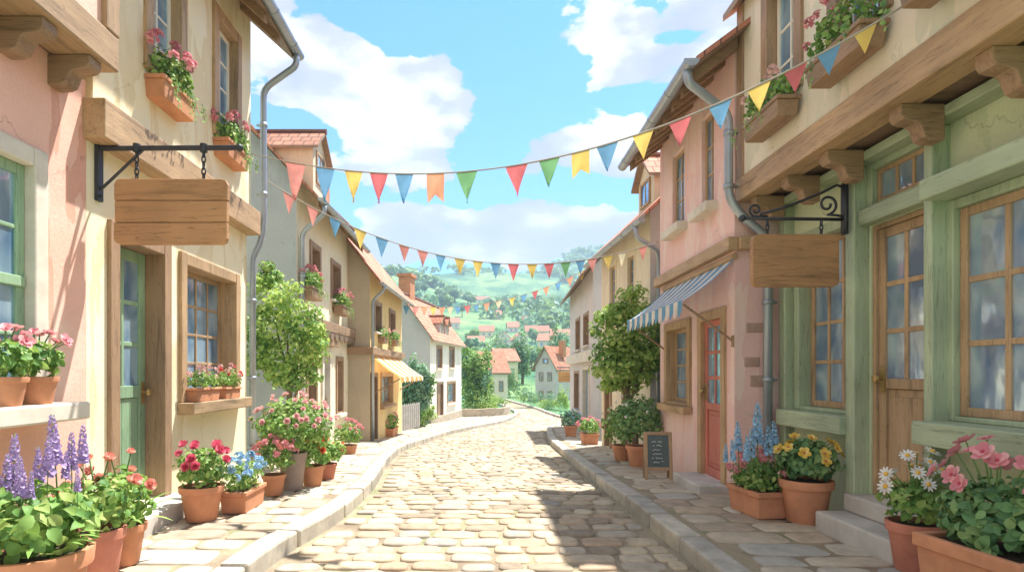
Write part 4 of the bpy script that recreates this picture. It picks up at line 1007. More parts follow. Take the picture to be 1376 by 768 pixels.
def plant(name, label, cat, loc, rz, pot, fol, flowers, seed, leafm='leaf', size=.05, n=400, stems=True, group=None, full=True, grass=0, trail=0, upward=0):
    """pot: ('round',r,h,mat) / ('box',w,d,h,mat); fol: (rx,ry,rz, height of centre above rim)
       flowers: list of (kind, mat, count, size, lift)"""
    rg = random.Random(seed); t = thing(name, label, cat, loc, rz, group)
    hz = round_pot(t, *pot[1:]) if pot[0] == 'round' else box_pot(t, *pot[1:])
    rx, ry, rz_, zc = fol; c = Vector((0, 0, hz + zc)); b = MB()
    blob(b, c, (rx, ry, rz_), n, size, rg, .35, .35, full, -.75)
    for _ in range(trail):
        x = rg.uniform(-rx, rx) * .9; y = -ry * .9; z = hz - .02; ln = rg.uniform(.08, .28)
        for k in range(int(ln / .022)): p = Vector((x + rg.uniform(-.02, .02), y - .03 + rg.uniform(-.02, .01), z - k * .022)); quick_leaf(b, p, Vector((rg.uniform(-.5, .5), -1, .4)).normalized(), Vector((rg.uniform(-1, 1), 0, -.6)).normalized(), size * .8, size * .7)
    for _ in range(grass):
        a = rg.uniform(0, 2 * pi); r_ = rg.uniform(.3, 1.15); ln = rg.uniform(.7, 1.25) * rz_ * 1.7; base = Vector((cos(a) * rx * .25, sin(a) * ry * .25, hz - .02)); prev = base; dirv = Vector((cos(a) * r_, sin(a) * r_, 1.3)).normalized(); wd = .012
        sd = Vector((-sin(a), cos(a), 0)); i0 = len(b.v)
        for k in range(6):
            q = 1 - k / 5.0; w_ = wd * (.5 + 1.2 * min(1, q * 1.5)) * (.15 if k == 5 else 1)
            b.v += [tuple(prev - sd * w_), tuple(prev + sd * w_)]
            dirv = (dirv + Vector((cos(a) * .12, sin(a) * .12, -.20))).normalized(); prev = prev + dirv * ln / 5
        for k in range(5): b.f.append((i0 + 2 * k, i0 + 2 * k + 1, i0 + 2 * k + 3, i0 + 2 * k + 2)); b.m.append(0)
    b.build('foliage', M[leafm], t, smooth=True)
    sb = MB(); tops = []
    for (kind, mat, cnt, fs, lift) in flowers:
        for i in range(cnt):
            for _try in range(30):
                d = rdir(rg); d.z = abs(d.z) * .9 + .1; d.normalize()
                d = Vector((d.x, d.y - .35 + 0.0, d.z)).normalized() if rg.random() < .5 else d
                rr_ = rg.uniform(.98, 1.1)
                p = c + Vector((d.x * rx, d.y * ry, d.z * rz_)) * rr_ + Vector((0, 0, lift * rg.uniform(.4, 1.0)))
                if all((p - q).length > fs * 1.25 for q in tops): break
            tops.append(p); s_ = fs * 1.2 * rg.uniform(.8, 1.15)
            if kind == 'spike':
                a = rg.uniform(0, 6.28); p = Vector((cos(a) * rx * rg.uniform(.1, .6), sin(a) * ry * rg.uniform(.1, .6), hz + zc + rz_ * .6 + lift * rg.uniform(0, 1)))
                put_flower(t, kind, mat, p, (rg.uniform(-.08, .08), rg.uniform(-.08, .08), 1), s_, rg, 'flower_spike')
            else:
                fd = (d + Vector((0, -.35, .25))).normalized()
                put_flower(t, kind, mat, p, fd, s_, rg)
                if stems: q = c + (p - c) * .3; sb.tube([q, (q + p) / 2 + Vector((0, 0, .01)), p - fd * s_ * .1], [.006, .005, .004], 5, cap=False)
    if stems and sb.v: sb.build('stems', M['stem'], t)
    return t
ML, MR = pi / 2, -pi / 2      # planters facing the street from the left / right walls
def W(px, Y): return (px - CX) * Y / F
PL = 'potted flowers along the left pavement'; PRt = 'potted flowers along the right pavement'
# foreground left
t = plant('flowering_plant', 'tall lavender flower spikes with broad leaves in wide terracotta pot at bottom left corner', 'potted plant', (-2.17, 2.92, 0), .3, ('round', .25, .43, 'terra'), (.3, .3, .2, .13),
          [], 21, 'leaf', .078, 430, group=PL, grass=12)
rg = random.Random(5)
for (px, py0, py1, dY) in ((45, 640, 560, 0), (32, 690, 612, -.1), (105, 695, 618, .05), (182, 632, 558, .25), (222, 655, 605, .1), (260, 640, 568, .3), (75, 640, 600, .15)):
    pass
def spikes(t, lst, mat, sc_=1.0):
    iv = Matrix.Translation(t.location) @ Matrix.Rotation(t.rotation_euler.z, 4, 'Z'); iv.invert()
    for (px, pyt, pyb, Y) in lst:
        X = W(px, Y); zt = EYE + (HY - pyt) * Y / F; zb = EYE + (HY - pyb) * Y / F
        p = iv @ Vector((X, Y, zb)); put_flower(t, 'spike', mat, p, (rg.uniform(-.06, .06), rg.uniform(-.05, .05), 1), zt - zb, rg, 'flower_spike')
spikes(t, [(18, 582, 655, 2.95), (40, 632, 668, 2.8), (74, 556, 625, 3.0), (88, 605, 643, 3.05), (112, 570, 622, 3.0), (104, 630, 660, 2.9), (52, 600, 650, 3.05), (28, 612, 668, 2.8), (96, 580, 632, 3.1), (64, 585, 640, 2.9), (6, 610, 670, 2.9)], 'f_lav')
plant('flowering_plant', 'coral flowers in the terracotta pot beside the big lavender pot', 'potted plant', (-2.37, 3.72, 0), 0, ('round', .16, .33, 'terrared'), (.22, .22, .2, .14), [('rose', 'f_coral', 8, .033, .1)], 22, 'leaf', .065, 330, group=PL)
plant('flowering_plant', 'coral flowers in the small terracotta pot by the cream house doorstep', 'potted plant', (-2.42, 4.06, 0), 0, ('round', .155, .27, 'terra'), (.22, .22, .22, .17), [('rose', 'f_coral', 9, .034, .12)], 23, 'leaf', .085, 190, group=PL, grass=14)
def PP(px, py): return P(px, py)
plant('flowering_plant', 'round magenta flowers in large terracotta pot right of the cream house doorstep', 'potted plant', PP(271, 697), 0, ('round', .185, .30, 'terra'), (.23, .23, .2, .15), [('rose', 'f_magenta', 13, .042, .05)], 24, 'leaf', .055, 520, group=PL)
plant('flowering_plant', 'blue flowers in rectangular terracotta planter under the cream house window', 'potted plant', PP(327, 682), ML, ('box', .52, .24, .2, 'terra'), (.3, .17, .17, .1), [('tuft', 'f_blue', 34, .036, .04)], 25, 'leaf', .045, 420, group=PL, stems=False)
plant('flowering_plant', 'pink and salmon blossoms in narrow terracotta pot between blue flowers and rose bush', 'potted plant', PP(368, 664), 0, ('round', .125, .22, 'terra'), (.22, .22, .17, .17), [('tuft', 'f_pink', 16, .038, .06), ('tuft', 'f_coral', 8, .036, .02)], 26, 'leaf', .05, 380, group=PL)
plant('rose_bush', 'big rose bush with pale pink roses in grey brown pot against the cream house corner', 'potted plant', PP(393, 657), 0, ('round', .16, .42, 'greypot'), (.46, .42, .36, .26), [('rose', 'f_pale', 46, .03, .03)], 27, 'leaf', .06, 1700, group=PL, stems=False)
plant('flowering_plant', 'orange red flowers in terracotta pot right of the rose bush', 'potted plant', PP(420, 652), 0, ('round', .14, .24, 'terra'), (.22, .2, .17, .13), [('rose', 'f_orange', 9, .036, .06)], 28, 'leaf', .06, 380, group=PL)
plant('flowering_plant', 'leafy plant with few orange flowers in smallest pot ending the left row', 'potted plant', PP(440, 643), 0, ('round', .12, .2, 'terrared'), (.22, .2, .17, .14), [('rose', 'f_orange', 5, .032, .03)], 29, 'leaf', .06, 380, group=PL)
plant('flowering_plant', 'pink flower bush in square planter by the blue door of the ivory house', 'potted plant', PP(467, 609), ML, ('box', .34, .3, .17, 'terra'), (.3, .28, .24, .2), [('tuft', 'f_pink', 18, .036, .03)], 30, 'leaf', .06, 600, group=PL, stems=False)
plant('planter', 'low green planter with tiny flowers under the orange awning window', 'potted plant', PP(524, 585), ML, ('box', 1.1, .35, .25, 'terra'), (.6, .25, .26, .15), [('tuft', 'f_pale', 10, .04, .02)], 31, 'leaf', .07, 600, group=PL, stems=False)
# sills
plant('sill_pot', 'pink flowers in terracotta pot at the right end of the pink house sill', 'potted plant', (-2.80, 3.80, 1.098), 0, ('round', .115, .175, 'terra'), (.15, .15, .13, .1), [('open', 'f_pink', 9, .036, .1)], 32, 'leaf', .06, 190, group='flower pots on window sills')
plant('sill_pot', 'pink flowers in terracotta pot on the pink house sill by the left picture edge', 'potted plant', (-2.80, 3.54, 1.098), 0, ('round', .115, .175, 'terra'), (.15, .15, .13, .1), [('open', 'f_pink', 7, .036, .12)], 33, 'leaf', .06, 190, group='flower pots on window sills')
plant('sill_pot', 'pale pink flowers in the longer trough on the cream house window sill', 'potted plant', (-2.96 + .07, 6.28, .999), ML, ('box', .58, .14, .14, 'terra'), (.32, .12, .12, .08), [('tuft', 'f_pale', 16, .026, .03)], 34, 'leaf', .04, 330, group='flower pots on window sills', stems=False)
plant('sill_pot', 'red and pink flowers in the shorter trough on the cream house window sill', 'potted plant', (-2.96 + .07, 6.92, .999), ML, ('box', .42, .14, .13, 'terra'), (.25, .12, .13, .09), [('tuft', 'f_red', 8, .026, .03), ('tuft', 'f_pale', 8, .026, .05)], 35, 'leaf', .04, 280, group='flower pots on window sills', stems=False)
# foreground right
t = plant('flowering_plant', 'blue delphinium spikes and pink flowers in wooden box planter by the red door', 'potted plant', PP(1018, 689), MR + .12, ('box', .50, .30, .24, 'terra'), (.3, .22, .18, .1), [('tuft', 'f_pink', 13, .042, .03)], 36, 'leaf', .06, 380, group=PRt, grass=36)
rg = random.Random(8)
spikes(t, [(975, 596, 620, 5.25), (992, 566, 604, 5.3), (1010, 575, 612, 5.2), (1018, 542, 596, 5.3), (1032, 572, 610, 5.25), (1042, 566, 605, 5.3), (1003, 585, 618, 5.1), (985, 590, 618, 5.2)], 'f_blue')
plant('flowering_plant', 'yellow flowers in large round terracotta pot left of the shop steps', 'potted plant', PP(1083, 700), 0, ('round', .215, .37, 'terra'), (.26, .26, .2, .15), [('open', 'f_yellow', 15, .04, .06)], 37, 'leafdark', .075, 480, group=PRt)
plant('flowering_plant', 'white daisies in reddish round pot right of the shop steps', 'potted plant', (2.89, 3.92, 0), 0, ('round', .165, .32, 'terrared'), (.2, .2, .16, .12), [('daisy', 'f_white', 17, .042, .22)], 38, 'leaf', .06, 320, group=PRt)
plant('flowering_plant', 'big pink flowers in terracotta box planter at bottom right corner', 'potted plant', (2.77, 3.17, 0), MR + .1, ('box', .60, .40, .38, 'terra'), (.30, .22, .24, .14), [('open', 'f_pink', 15, .046, .24)], 39, 'leafdark', .07, 640, group=PRt)
plant('flowering_plant', 'small blue green shrub in terracotta pot by the grey corner house', 'potted plant', PP(767, 586), 0, ('round', .2, .32, 'terra'), (.34, .3, .27, .18), [('tuft', 'f_blue', 8, .04, .02)], 40, 'leafblue', .08, 500, group=PRt, stems=False)
plant('flowering_plant', 'pink flowers in low terracotta planter by the blue door of the grey house', 'potted plant', PP(792, 596), MR, ('box', .42, .36, .26, 'terra'), (.34, .26, .2, .15), [('tuft', 'f_pink', 12, .045, .02)], 41, 'leaf', .07, 450, group=PRt, stems=False)
plant('potted_shrub', 'bushy green shrub in the smaller pot left behind the chalkboard', 'potted plant', PP(836, 618), 0, ('round', .17, .26, 'terra'), (.36, .34, .36, .3), [('tuft', 'f_white', 14, .022, .02)], 42, 'leaf', .065, 900, group=PRt, stems=False)
plant('potted_shrub', 'tall green shrub in the larger pot directly behind the chalkboard', 'potted plant', PP(858, 626), 0, ('round', .19, .32, 'terra'), (.42, .38, .42, .38), [('tuft', 'f_white', 10, .022, .02)], 43, 'leafdark', .065, 1100, group=PRt, stems=False)
# window boxes
def window_box(h_o, loc, rz, w, d, hh, label, mat, fl, seed, n=420, size=.045, trail=5, fol=.15):
    return plant('window_box', label, 'flower box', loc, rz, ('box', w, d, hh, mat), (w * .58, d * .85, fol * 1.15, fol * .65), fl, seed, 'leaf', size, int(n * 1.25), False, 'flower boxes under upper windows', full=True, trail=trail + 4)
window_box(0, (-2.83, 5.50, 3.72), ML, .60, .20, .19, 'pink geraniums trailing from the nearest terracotta box on the cream house', 'terra', [('tuft', 'f_pink', 13, .05, .08)], 51, 520, .05, 9, .19)
window_box(0, (-2.83, 6.86, 3.70), ML, .62, .20, .19, 'pink flowers in the terracotta box beside the cream house drainpipe', 'terra', [('tuft', 'f_pink', 14, .042, .06)], 52, 520, .05, 8, .18)
window_box(0, (-3.06, 11.1, 2.66), ML, .78, .22, .2, 'pink flowers in the nearer box under the ivory house upper windows', 'brown', [('tuft', 'f_pink', 14, .045, .05)], 53, 420, .06, 3, .19)
window_box(0, (-3.06, 13.6, 2.6), ML, .8, .22, .2, 'pink flowers in the farther box under the ivory house upper windows', 'brown', [('tuft', 'f_pink', 14, .045, .05)], 54, 420, .06, 3, .19)
window_box(0, (-2.44 - .09, 16.1, 2.08), ML, .66, .2, .17, 'green box under the nearer upper window of the ochre house', 'brown', [('tuft', 'f_pale', 6, .035, .05)], 55, 300, .06, 0, .15)
window_box(0, (-2.34 - .09, 17.6, 2.08), ML, .7, .2, .17, 'green box under the farther upper window of the ochre house', 'brown', [('tuft', 'f_pale', 6, .035, .05)], 56, 300, .06, 0, .15)
window_box(0, (2.62, 5.32, 3.46), MR, .66, .19, .17, 'mauve flowers in wooden box under the upper shop window nearest the rose house', 'brown', [('tuft', 'f_pale', 8, .035, .05)], 57, 380, .05, 3, .16)
window_box(0, (2.62, 4.25, 3.46), MR, .66, .19, .17, 'tall pink flowers in wooden box under the middle upper shop window', 'brown', [('tuft', 'f_pink', 14, .036, .10)], 58, 420, .05, 3, .17)
window_box(0, (2.62, 3.25, 3.46), MR, .66, .19, .17, 'wooden box under the upper shop window nearest the top right corner', 'brown', [('tuft', 'f_pale', 8, .035, .05)], 59, 320, .05, 2, .16)

# trees and bushes
def tree(name, label, cat, base, trunk_h, lean, clumps, leafm, size, per, seed, trunk_r=.06, group=None, full=False, limbs=5, leafm2=None, sats=0):
    """clumps: (dx,dy,z,rx,ry,rz)"""
    rg = random.Random(seed); t = thing(name, label, cat, base, 0, group)
    if trunk_h:
        b = MB(); top = Vector((lean[0], lean[1], trunk_h))
        pts = [Vector((0, 0, -.15)), top * .35 + Vector((rg.uniform(-.04, .04), 0, 0)), top * .7 + Vector((rg.uniform(-.05, .05), 0, 0)), top]
        b.tube(pts, [trunk_r * 1.25, trunk_r, trunk_r * .85, trunk_r * .6], 9)
        for cl in clumps[:limbs]:
            s_ = top * rg.uniform(.45, .95); e = Vector(cl[:3]) * .92 + Vector((0, 0, .08 * 0)); m_ = (s_ + e) / 2 + Vector((rg.uniform(-.1, .1), rg.uniform(-.1, .1), .05))
            b.tube([s_, m_, e], [trunk_r * .55, trunk_r * .36, trunk_r * .12], 7)
        b.build('trunk', M['bark'], t, smooth=True)
    b = MB()
    extra = []
    for cl in (clumps if sats else ()):
        for _ in range(sats):
            d = rdir(rg); q = rg.uniform(.16, .24) / .36
            extra.append((cl[0] + d.x * cl[3] * 1.05, cl[1] + d.y * cl[4] * .9, cl[2] + d.z * cl[5] * 1.05, cl[3] * q, cl[4] * q, cl[5] * q * .9))
    for cl in extra: blob(b, cl[:3], cl[3:6], int(per * .22), size, rg, .2, .5, full, -1, .7, rg.choice((0, 0, 1)), .1, 2.8)
    for cl in clumps:
        blob(b, cl[:3], cl[3:6], int(per * rg.uniform(.85, 1.15)), size, rg, .3, .5, full, -1, .7, rg.choice((0, 0, 1)), .1, 2.8)
    b.build('crown', [M[leafm], M[leafm2 or leafm]], t, smooth=True)
    return t
lt = P(366, 615)
bz = Vector((-3.05, 9.25, g(9.25)))
tree('street_tree', 'multi-stemmed yellow green tree beside the grey gable wall on the left', 'tree', bz, 1.5, (.2, 0, 0), [(-.1, 0, 2.62, .36, .36, .34), (.15, -.1, 2.4, .36, .36, .32), (.46, -.1, 2.10, .32, .34, .3), (-.08, -.1, 2.1, .40, .40, .34), (.18, -.1, 1.8, .38, .38, .32), (.50, -.1, 1.70, .30, .3, .25), (.0, 0, 1.45, .34, .34, .26), (.25, -.1, 1.35, .28, .3, .22), (-.3, 0, 1.75, .28, .28, .28), (-.15, 0, 2.9, .2, .2, .18)], 'leafyellow', .085, 230, 61, .05, sats=3, full=True, leafm2='leaf', limbs=9)
tree('street_tree', 'green tree with bare twisting trunk behind the chalkboard on the right', 'tree', Vector((2.62, 9.75, g(9.75))), 1.35, (-.15, 0, 0), [(-.25, -.1, 2.1, .40, .38, .36), (0, 0, 2.45, .36, .36, .32), (-.45, -.1, 1.75, .34, .34, .28), (-.12, 0, 1.75, .42, .4, .32), (.15, 0, 2.1, .38, .36, .34), (-.32, 0, 2.4, .26, .26, .22), (-.32, -.1, 1.42, .34, .32, .24), (.0, 0, 1.4, .34, .3, .24), (.22, 0, 1.7, .3, .3, .28)], 'leafyellow', .085, 300, 62, .05, sats=3, full=True, leafm2='leaf', limbs=8)
def bushy(label, px, pyb, Y, wpx, hpx, leafm, seed, n=900, trunk=True, leafm2=None, name='tree', cat='tree', group=None, base=None, lo=.3):
    X = W(px, Y); z = H(X, Y) if base is None else base; w_ = wpx * Y / F / 2; hh = hpx * Y / F
    rg = random.Random(seed); cl = []
    for i in range(6):
        a = rg.uniform(0, 6.28); zz = hh * (lo + (1 - lo) * rg.uniform(.15, .75)); k = 1 - .5 * max(0, (zz / hh - .5)) * 2
        cl.append((cos(a) * w_ * .5 * k, sin(a) * w_ * .5 * k, zz, w_ * rg.uniform(.45, .62), w_ * rg.uniform(.45, .6), hh * (1 - lo) * rg.uniform(.26, .36)))
    cl.append((0, 0, hh * (lo + 1) / 2, w_ * .75, w_ * .7, hh * (1 - lo) * .46))
    return tree(name, label, cat, Vector((X, Y, z)), hh * .55 if trunk else 0, (w_ * .1, 0, 0), cl, leafm, max(.09, hh * .045), n // 8, seed, hh * .025, group, True, 4, leafm2, 3)
bushy('round blue green tree between the ochre house and the white house', 556, 560, 23, 52, 100, 'leafblue', 71, 2400, leafm2='leafdark', lo=.15)
bushy('yellow green bush right of the grey picket fence', 570, 575, 24, 30, 34, 'leafyellow', 72, 1200, False, 'leaf', 'bush', 'bush', lo=0)
bushy('rounded green tree right of the white house', 641, 545, 38, 50, 88, 'leaf', 73, 2600, leafm2='leafblue', lo=.15)
bushy('low yellow green hedge on the bank beside the white house', 640, 555, 37.0, 58, 26, 'leafyellow', 74, 1500, False, 'leaf', 'hedge', 'hedge', lo=0)
bushy('dark hedge at the inner end of the garden bank', 664, 552, 40, 40, 20, 'leaf', 75, 1200, False, 'leafyellow', 'hedge', 'hedge', lo=0)
bushy('blue green bush before the yellowish cottage', 690, 535, 60, 30, 40, 'leafblue', 76, 1400, False, 'leafdark', 'bush', 'bush', lo=0)
bushy('low bush left of the grey gabled house', 710, 540, 46.5, 36, 26, 'leafblue', 77, 1200, False, 'leaf', 'bush', 'bush', lo=0)
bushy('low bush in front of the grey gabled house', 738, 545, 44.5, 36, 22, 'leafblue', 78, 1200, False, 'leafyellow', 'bush', 'bush', lo=0)
bushy('bush at the right end of the grey gabled house front', 757, 545, 43, 20, 30, 'leafyellow', 79, 900, False, 'leaf', 'bush', 'bush', lo=0)
bushy('dark tree behind the yellowish cottage', 662, 500, 88, 42, 60, 'leafblue', 80, 1500, leafm2='leafdark', lo=.15)
bushy('tall dark tree between yellowish cottage and grey gabled house', 702, 500, 80, 30, 70, 'leafdark', 81, 1500, leafm2='leafblue', lo=.15)
bushy('dark tree rising behind the grey gabled house', 752, 500, 90, 40, 70, 'leafblue', 82, 1500, leafm2='leafdark', lo=.15)
# hillside trees: copies of three prototypes
protos = []
for k, (lm, l2) in enumerate((('leafdark', 'leafblue'), ('leaf', 'leafdark'), ('leafblue', 'leaf'))):
    b = MB(); rg = random.Random(90 + k)
    for i in range(7):
        a = rg.uniform(0, 6.28); r_ = rg.uniform(0, 2.0); blob(b, (cos(a) * r_, sin(a) * r_, rg.uniform(2.0, 5.2)), (1.7, 1.7, 1.5), 120, .95, rg, .3, .45, False, -1, .8, rg.choice((0, 1)))
    tb = MB(); tb.tube([(0, 0, -.5), (.1, 0, 1.5), (0, .1, 4.2)], [.28, .22, .1], 7)
    protos.append((b, tb, lm, l2))
src = []
for b, tb, lm, l2 in protos:
    cr = b.build('crown', [M[lm], M[l2]]); tk = tb.build('trunk', M['bark']); src.append((cr.data, tk.data)); bpy.data.objects.remove(cr); bpy.data.objects.remove(tk)
rg = random.Random(17); cnt = 0; GR = 'round trees scattered over the far hillside'
hs = [((px - CX) * Y / F, Y) for px, Y, *_ in vill]
tries = 0
while cnt < 150 and tries < 4000:
    tries += 1
    Y = 85 + 330 * rg.random() ** 1.1; px = rg.uniform(500, 800); X = W(px, Y)
    if noise.noise(Vector((X * .03, Y * .02, 2))) < -.05: continue
    if any(abs(X - hx) < 9 and -16 < Y - hy < 7 for hx, hy in hs): continue
    if Y < 110 and 600 < px < 800 and rg.random() < .5: continue
    k = rg.randrange(3)
    t = thing('hillside_tree', 'round leafy tree among the many dotted over the far hillside', 'tree', (X, Y, H(X, Y) - .3), rg.uniform(0, 6), GR)
    s_ = rg.uniform(.5, .95) * (.7 + Y / 450); t.scale = (s_, s_, s_ * rg.uniform(.8, 1.15))
    for nm, me in (('crown', src[k][0]), ('trunk', src[k][1])):
        o = bpy.data.objects.new(nm, me); COL.objects.link(o); o.parent = t
    cnt += 1
# far woods as one mass
b = MB(); rg = random.Random(23); n_ = 0
while n_ < 520:
    Y = rg.uniform(250, 880); px = rg.uniform(420, 860); X = W(px, Y)
    v_ = noise.noise(Vector((X * .012, Y * .012, 5)))
    if v_ < .12 and Y < 560: continue
    if v_ < -.1: continue
    z = H(X, Y); s_ = rg.uniform(2.5, 5.0) * (1 + Y / 900); n_ += 1
    blob(b, (X, Y, z + s_ * .4), (s_, s_, s_ * .75), 46, s_ * .62, rg, .55, .3, False, -.2, .9, rg.choice((0, 1)))
tag(b.build('woodland', [M['leafdark'], M['leafblue']]), 'distant woods covering the ridges of the far hills', 'woodland', kind='stuff')

# fence and garden wall
ft = thing('picket_fence', 'short grey wooden fence between the ochre house and the bush', 'fence', (W(540, 20.5), 20.5, g(20.5)), atan2(2.0, .55))
b = MB()
for k in range(9): b.prism([(k * .2, 0, 0), (k * .2 + .14, 0, 0), (k * .2 + .14, 0, .82), (k * .2 + .07, 0, .9), (k * .2, 0, .82)], (0, .03, 0))
b.build('pickets', plain('weathered fence wood', (.38, .36, .33), .85, .2, 5), ft, recalc=True)
b = MB(); b.box(-.02, 1.78, .031, .07, .2, .28); b.box(-.02, 1.78, .031, .07, .6, .68); b.build('rails', DK['x'], ft)
b = MB(); line = spline([(-.80, 34.9), (.6, 35.4), (1.7, 36.3), (2.2, 38.0), (2.2, 40.5)], .5); off = offset(line, .3)
for i in range(len(line) - 1):
    p, q, r_, s_ = line[i], line[i + 1], off[i + 1], off[i]; zz = rg.uniform(.42, .48)
    b.hexa([(p.x, p.y, g(p.y) - .2), (q.x, q.y, g(q.y) - .2), (r_.x, r_.y, g(r_.y) - .2), (s_.x, s_.y, g(s_.y) - .2), (p.x, p.y, g(p.y) + zz), (q.x, q.y, g(q.y) + zz), (r_.x, r_.y, g(r_.y) + zz), (s_.x, s_.y, g(s_.y) + zz)])
tag(b.build('garden_wall', M['gardenstone'], recalc=True), 'low brown stone wall edging the garden bank at the bend', 'garden wall')

# ------------------------------------------------------------------ hanging signs
def chain(b, x, y, z0, z1, r=.02):
    n = max(2, round((z1 - z0) / (r * 2.6)))
    for i in range(n):
        zc = z0 + (z1 - z0) * (i + .5) / n; pts = []
        for k in range(13):
            a = 2 * pi * k / 12; u = cos(a) * r * .7; v = sin(a) * (z1 - z0) / n * .68
            pts.append((x + (u if i % 2 else 0), y + (0 if i % 2 else u), zc + v))
        b.tube(pts, .0055, 6, cap=False)
def sign_board(t, x0, x1, z0, z1, th, planks):
    b = MB(); hh = (z1 - z0) / planks; rg = random.Random(planks)
    r_ = .045
    for i in range(planks):
        a, c = z0 + i * hh + .002, z0 + (i + 1) * hh - .002
        j0, j1 = rg.uniform(-.006, .006), rg.uniform(-.006, .006)
        xa, xb = x0 + j0, x1 + j1
        poly = [(xa, a), (xb, a), (xb, c), (xa, c)]
        if i == 0: poly = [(xa + r_, a), (xb - r_, a), (xb - r_ * .3, a + r_ * .3), (xb, a + r_), (xb, c), (xa, c), (xa, a + r_), (xa + r_ * .3, a + r_ * .3)]
        if i == planks - 1: poly = [(xa, a), (xb, a), (xb, c - r_), (xb - r_ * .3, c - r_ * .3), (xb - r_, c), (xa + r_, c), (xa + r_ * .3, c - r_ * .3), (xa, c - r_)]
        if planks == 1: poly = [(xa + r_, a), (xb - r_, a), (xb - r_ * .3, a + r_ * .3), (xb, a + r_), (xb, c - r_), (xb - r_ * .3, c - r_ * .3), (xb - r_, c), (xa + r_, c), (xa + r_ * .3, c - r_ * .3), (xa, c - r_), (xa, a + r_), (xa + r_ * .3, a + r_ * .3)]
        b.prism([(x, -th / 2 + rg.uniform(-.002, .002), z) for x, z in poly], (0, th, 0))
    return b.build('board', M['sign'], t, bevel=.007, recalc=True)
t = thing('hanging_sign', 'larger blank plank sign on chains under straight iron bracket of the cream house', 'hanging sign', (-2.95, 4.63, 2.3))
sign_board(t, .145, 1.02, -.01, .50, .05, 3)
b = MB(); b.box(0, .03, -.035, .035, .33, .9); b.tube([(.02, 0, .74), (1.1, 0, .745)], .02, 10); b.ball((1.11, 0, .745), .03, 0, 10, 6)
b.tube([(.03, 0, .42), (.2, 0, .58), (.36, 0, .73)], .012, 8)
for z_ in (.37, .86): b.ball((.035, 0, z_), .014, 0, 8, 4)
for x_ in (.31, .83): b.tube([(x_, 0, .71), (x_, 0, .775)], .028, 10)
br = b.build('bracket', M['iron'], t, bevel=.003)
for x_ in (.31, .83):
    b = MB(); chain(b, x_, 0, .49, .725); b.build('chain', M['iron'], t, smooth=True)
t = thing('hanging_sign', 'smaller blank wooden sign under scrolled iron bracket of the green shop', 'hanging sign', (3.09, 4.97, 2.0))
sign_board(t, -.79, -.08, .01, .45, .06, 1)
b = MB(); b.box(-.03, 0, -.03, .03, .45, .88); b.tube([(-.02, 0, .575), (-.86, 0, .585)], .014, 10); b.ball((-.87, 0, .585), .03, 0, 10, 6)
sp = []
for k in range(30):
    a = k / 29; ang = -pi / 2 + a * 2.6 * pi; r_ = .085 * (1 - a * .72); sp.append((-.16 + r_ * cos(ang) * 1.0, 0, .70 + r_ * sin(ang)))
b.tube([(-.02, 0, .84), (-.08, 0, .862), (-.2, 0, .80), (-.5, 0, .68), (-.72, 0, .62)], .011, 8)
b.tube([(-.03, 0, .60), (-.08, 0, .61)] + sp, .011, 8)
sp = []
for k in range(24):
    a = k / 23; ang = -pi / 2 - a * 2.4 * pi; r_ = .055 * (1 - a * .7); sp.append((-.76 + r_ * cos(ang), 0, .655 + r_ * sin(ang)))
b.tube([(-.66, 0, .60)] + sp, .010, 8)
b.build('bracket', M['iron'], t, smooth=True)
for x_ in (-.66, -.21):
    b = MB(); chain(b, x_, 0, .44, .575, .018); b.build('chain', M['iron'], t, smooth=True)
t = thing('hanging_sign', 'tiny orange brown sign board hanging far down the street by the grey house', 'hanging sign', (W(771, 30.5), 30.5, H(4.9, 30.5)))
b = MB(); b.tube([(0, 0, -.2), (0, 0, 2.9)], .05, 8); b.tube([(0, 0, 2.75), (-.85, 0, 2.75)], .03, 8); b.build('bracket', M['iron'], t)
b = MB(); b.box(-.8, -.1, -.03, .03, 2.0, 2.55); b.build('board', wood('small sign wood', (.55, .28, .10), 'x'), t, bevel=.02)
b = MB(); chain(b, -.7, 0, 2.54, 2.74, .04); b.build('chain', M['iron'], t); b = MB(); chain(b, -.2, 0, 2.54, 2.74, .04); b.build('chain', M['iron'], t)

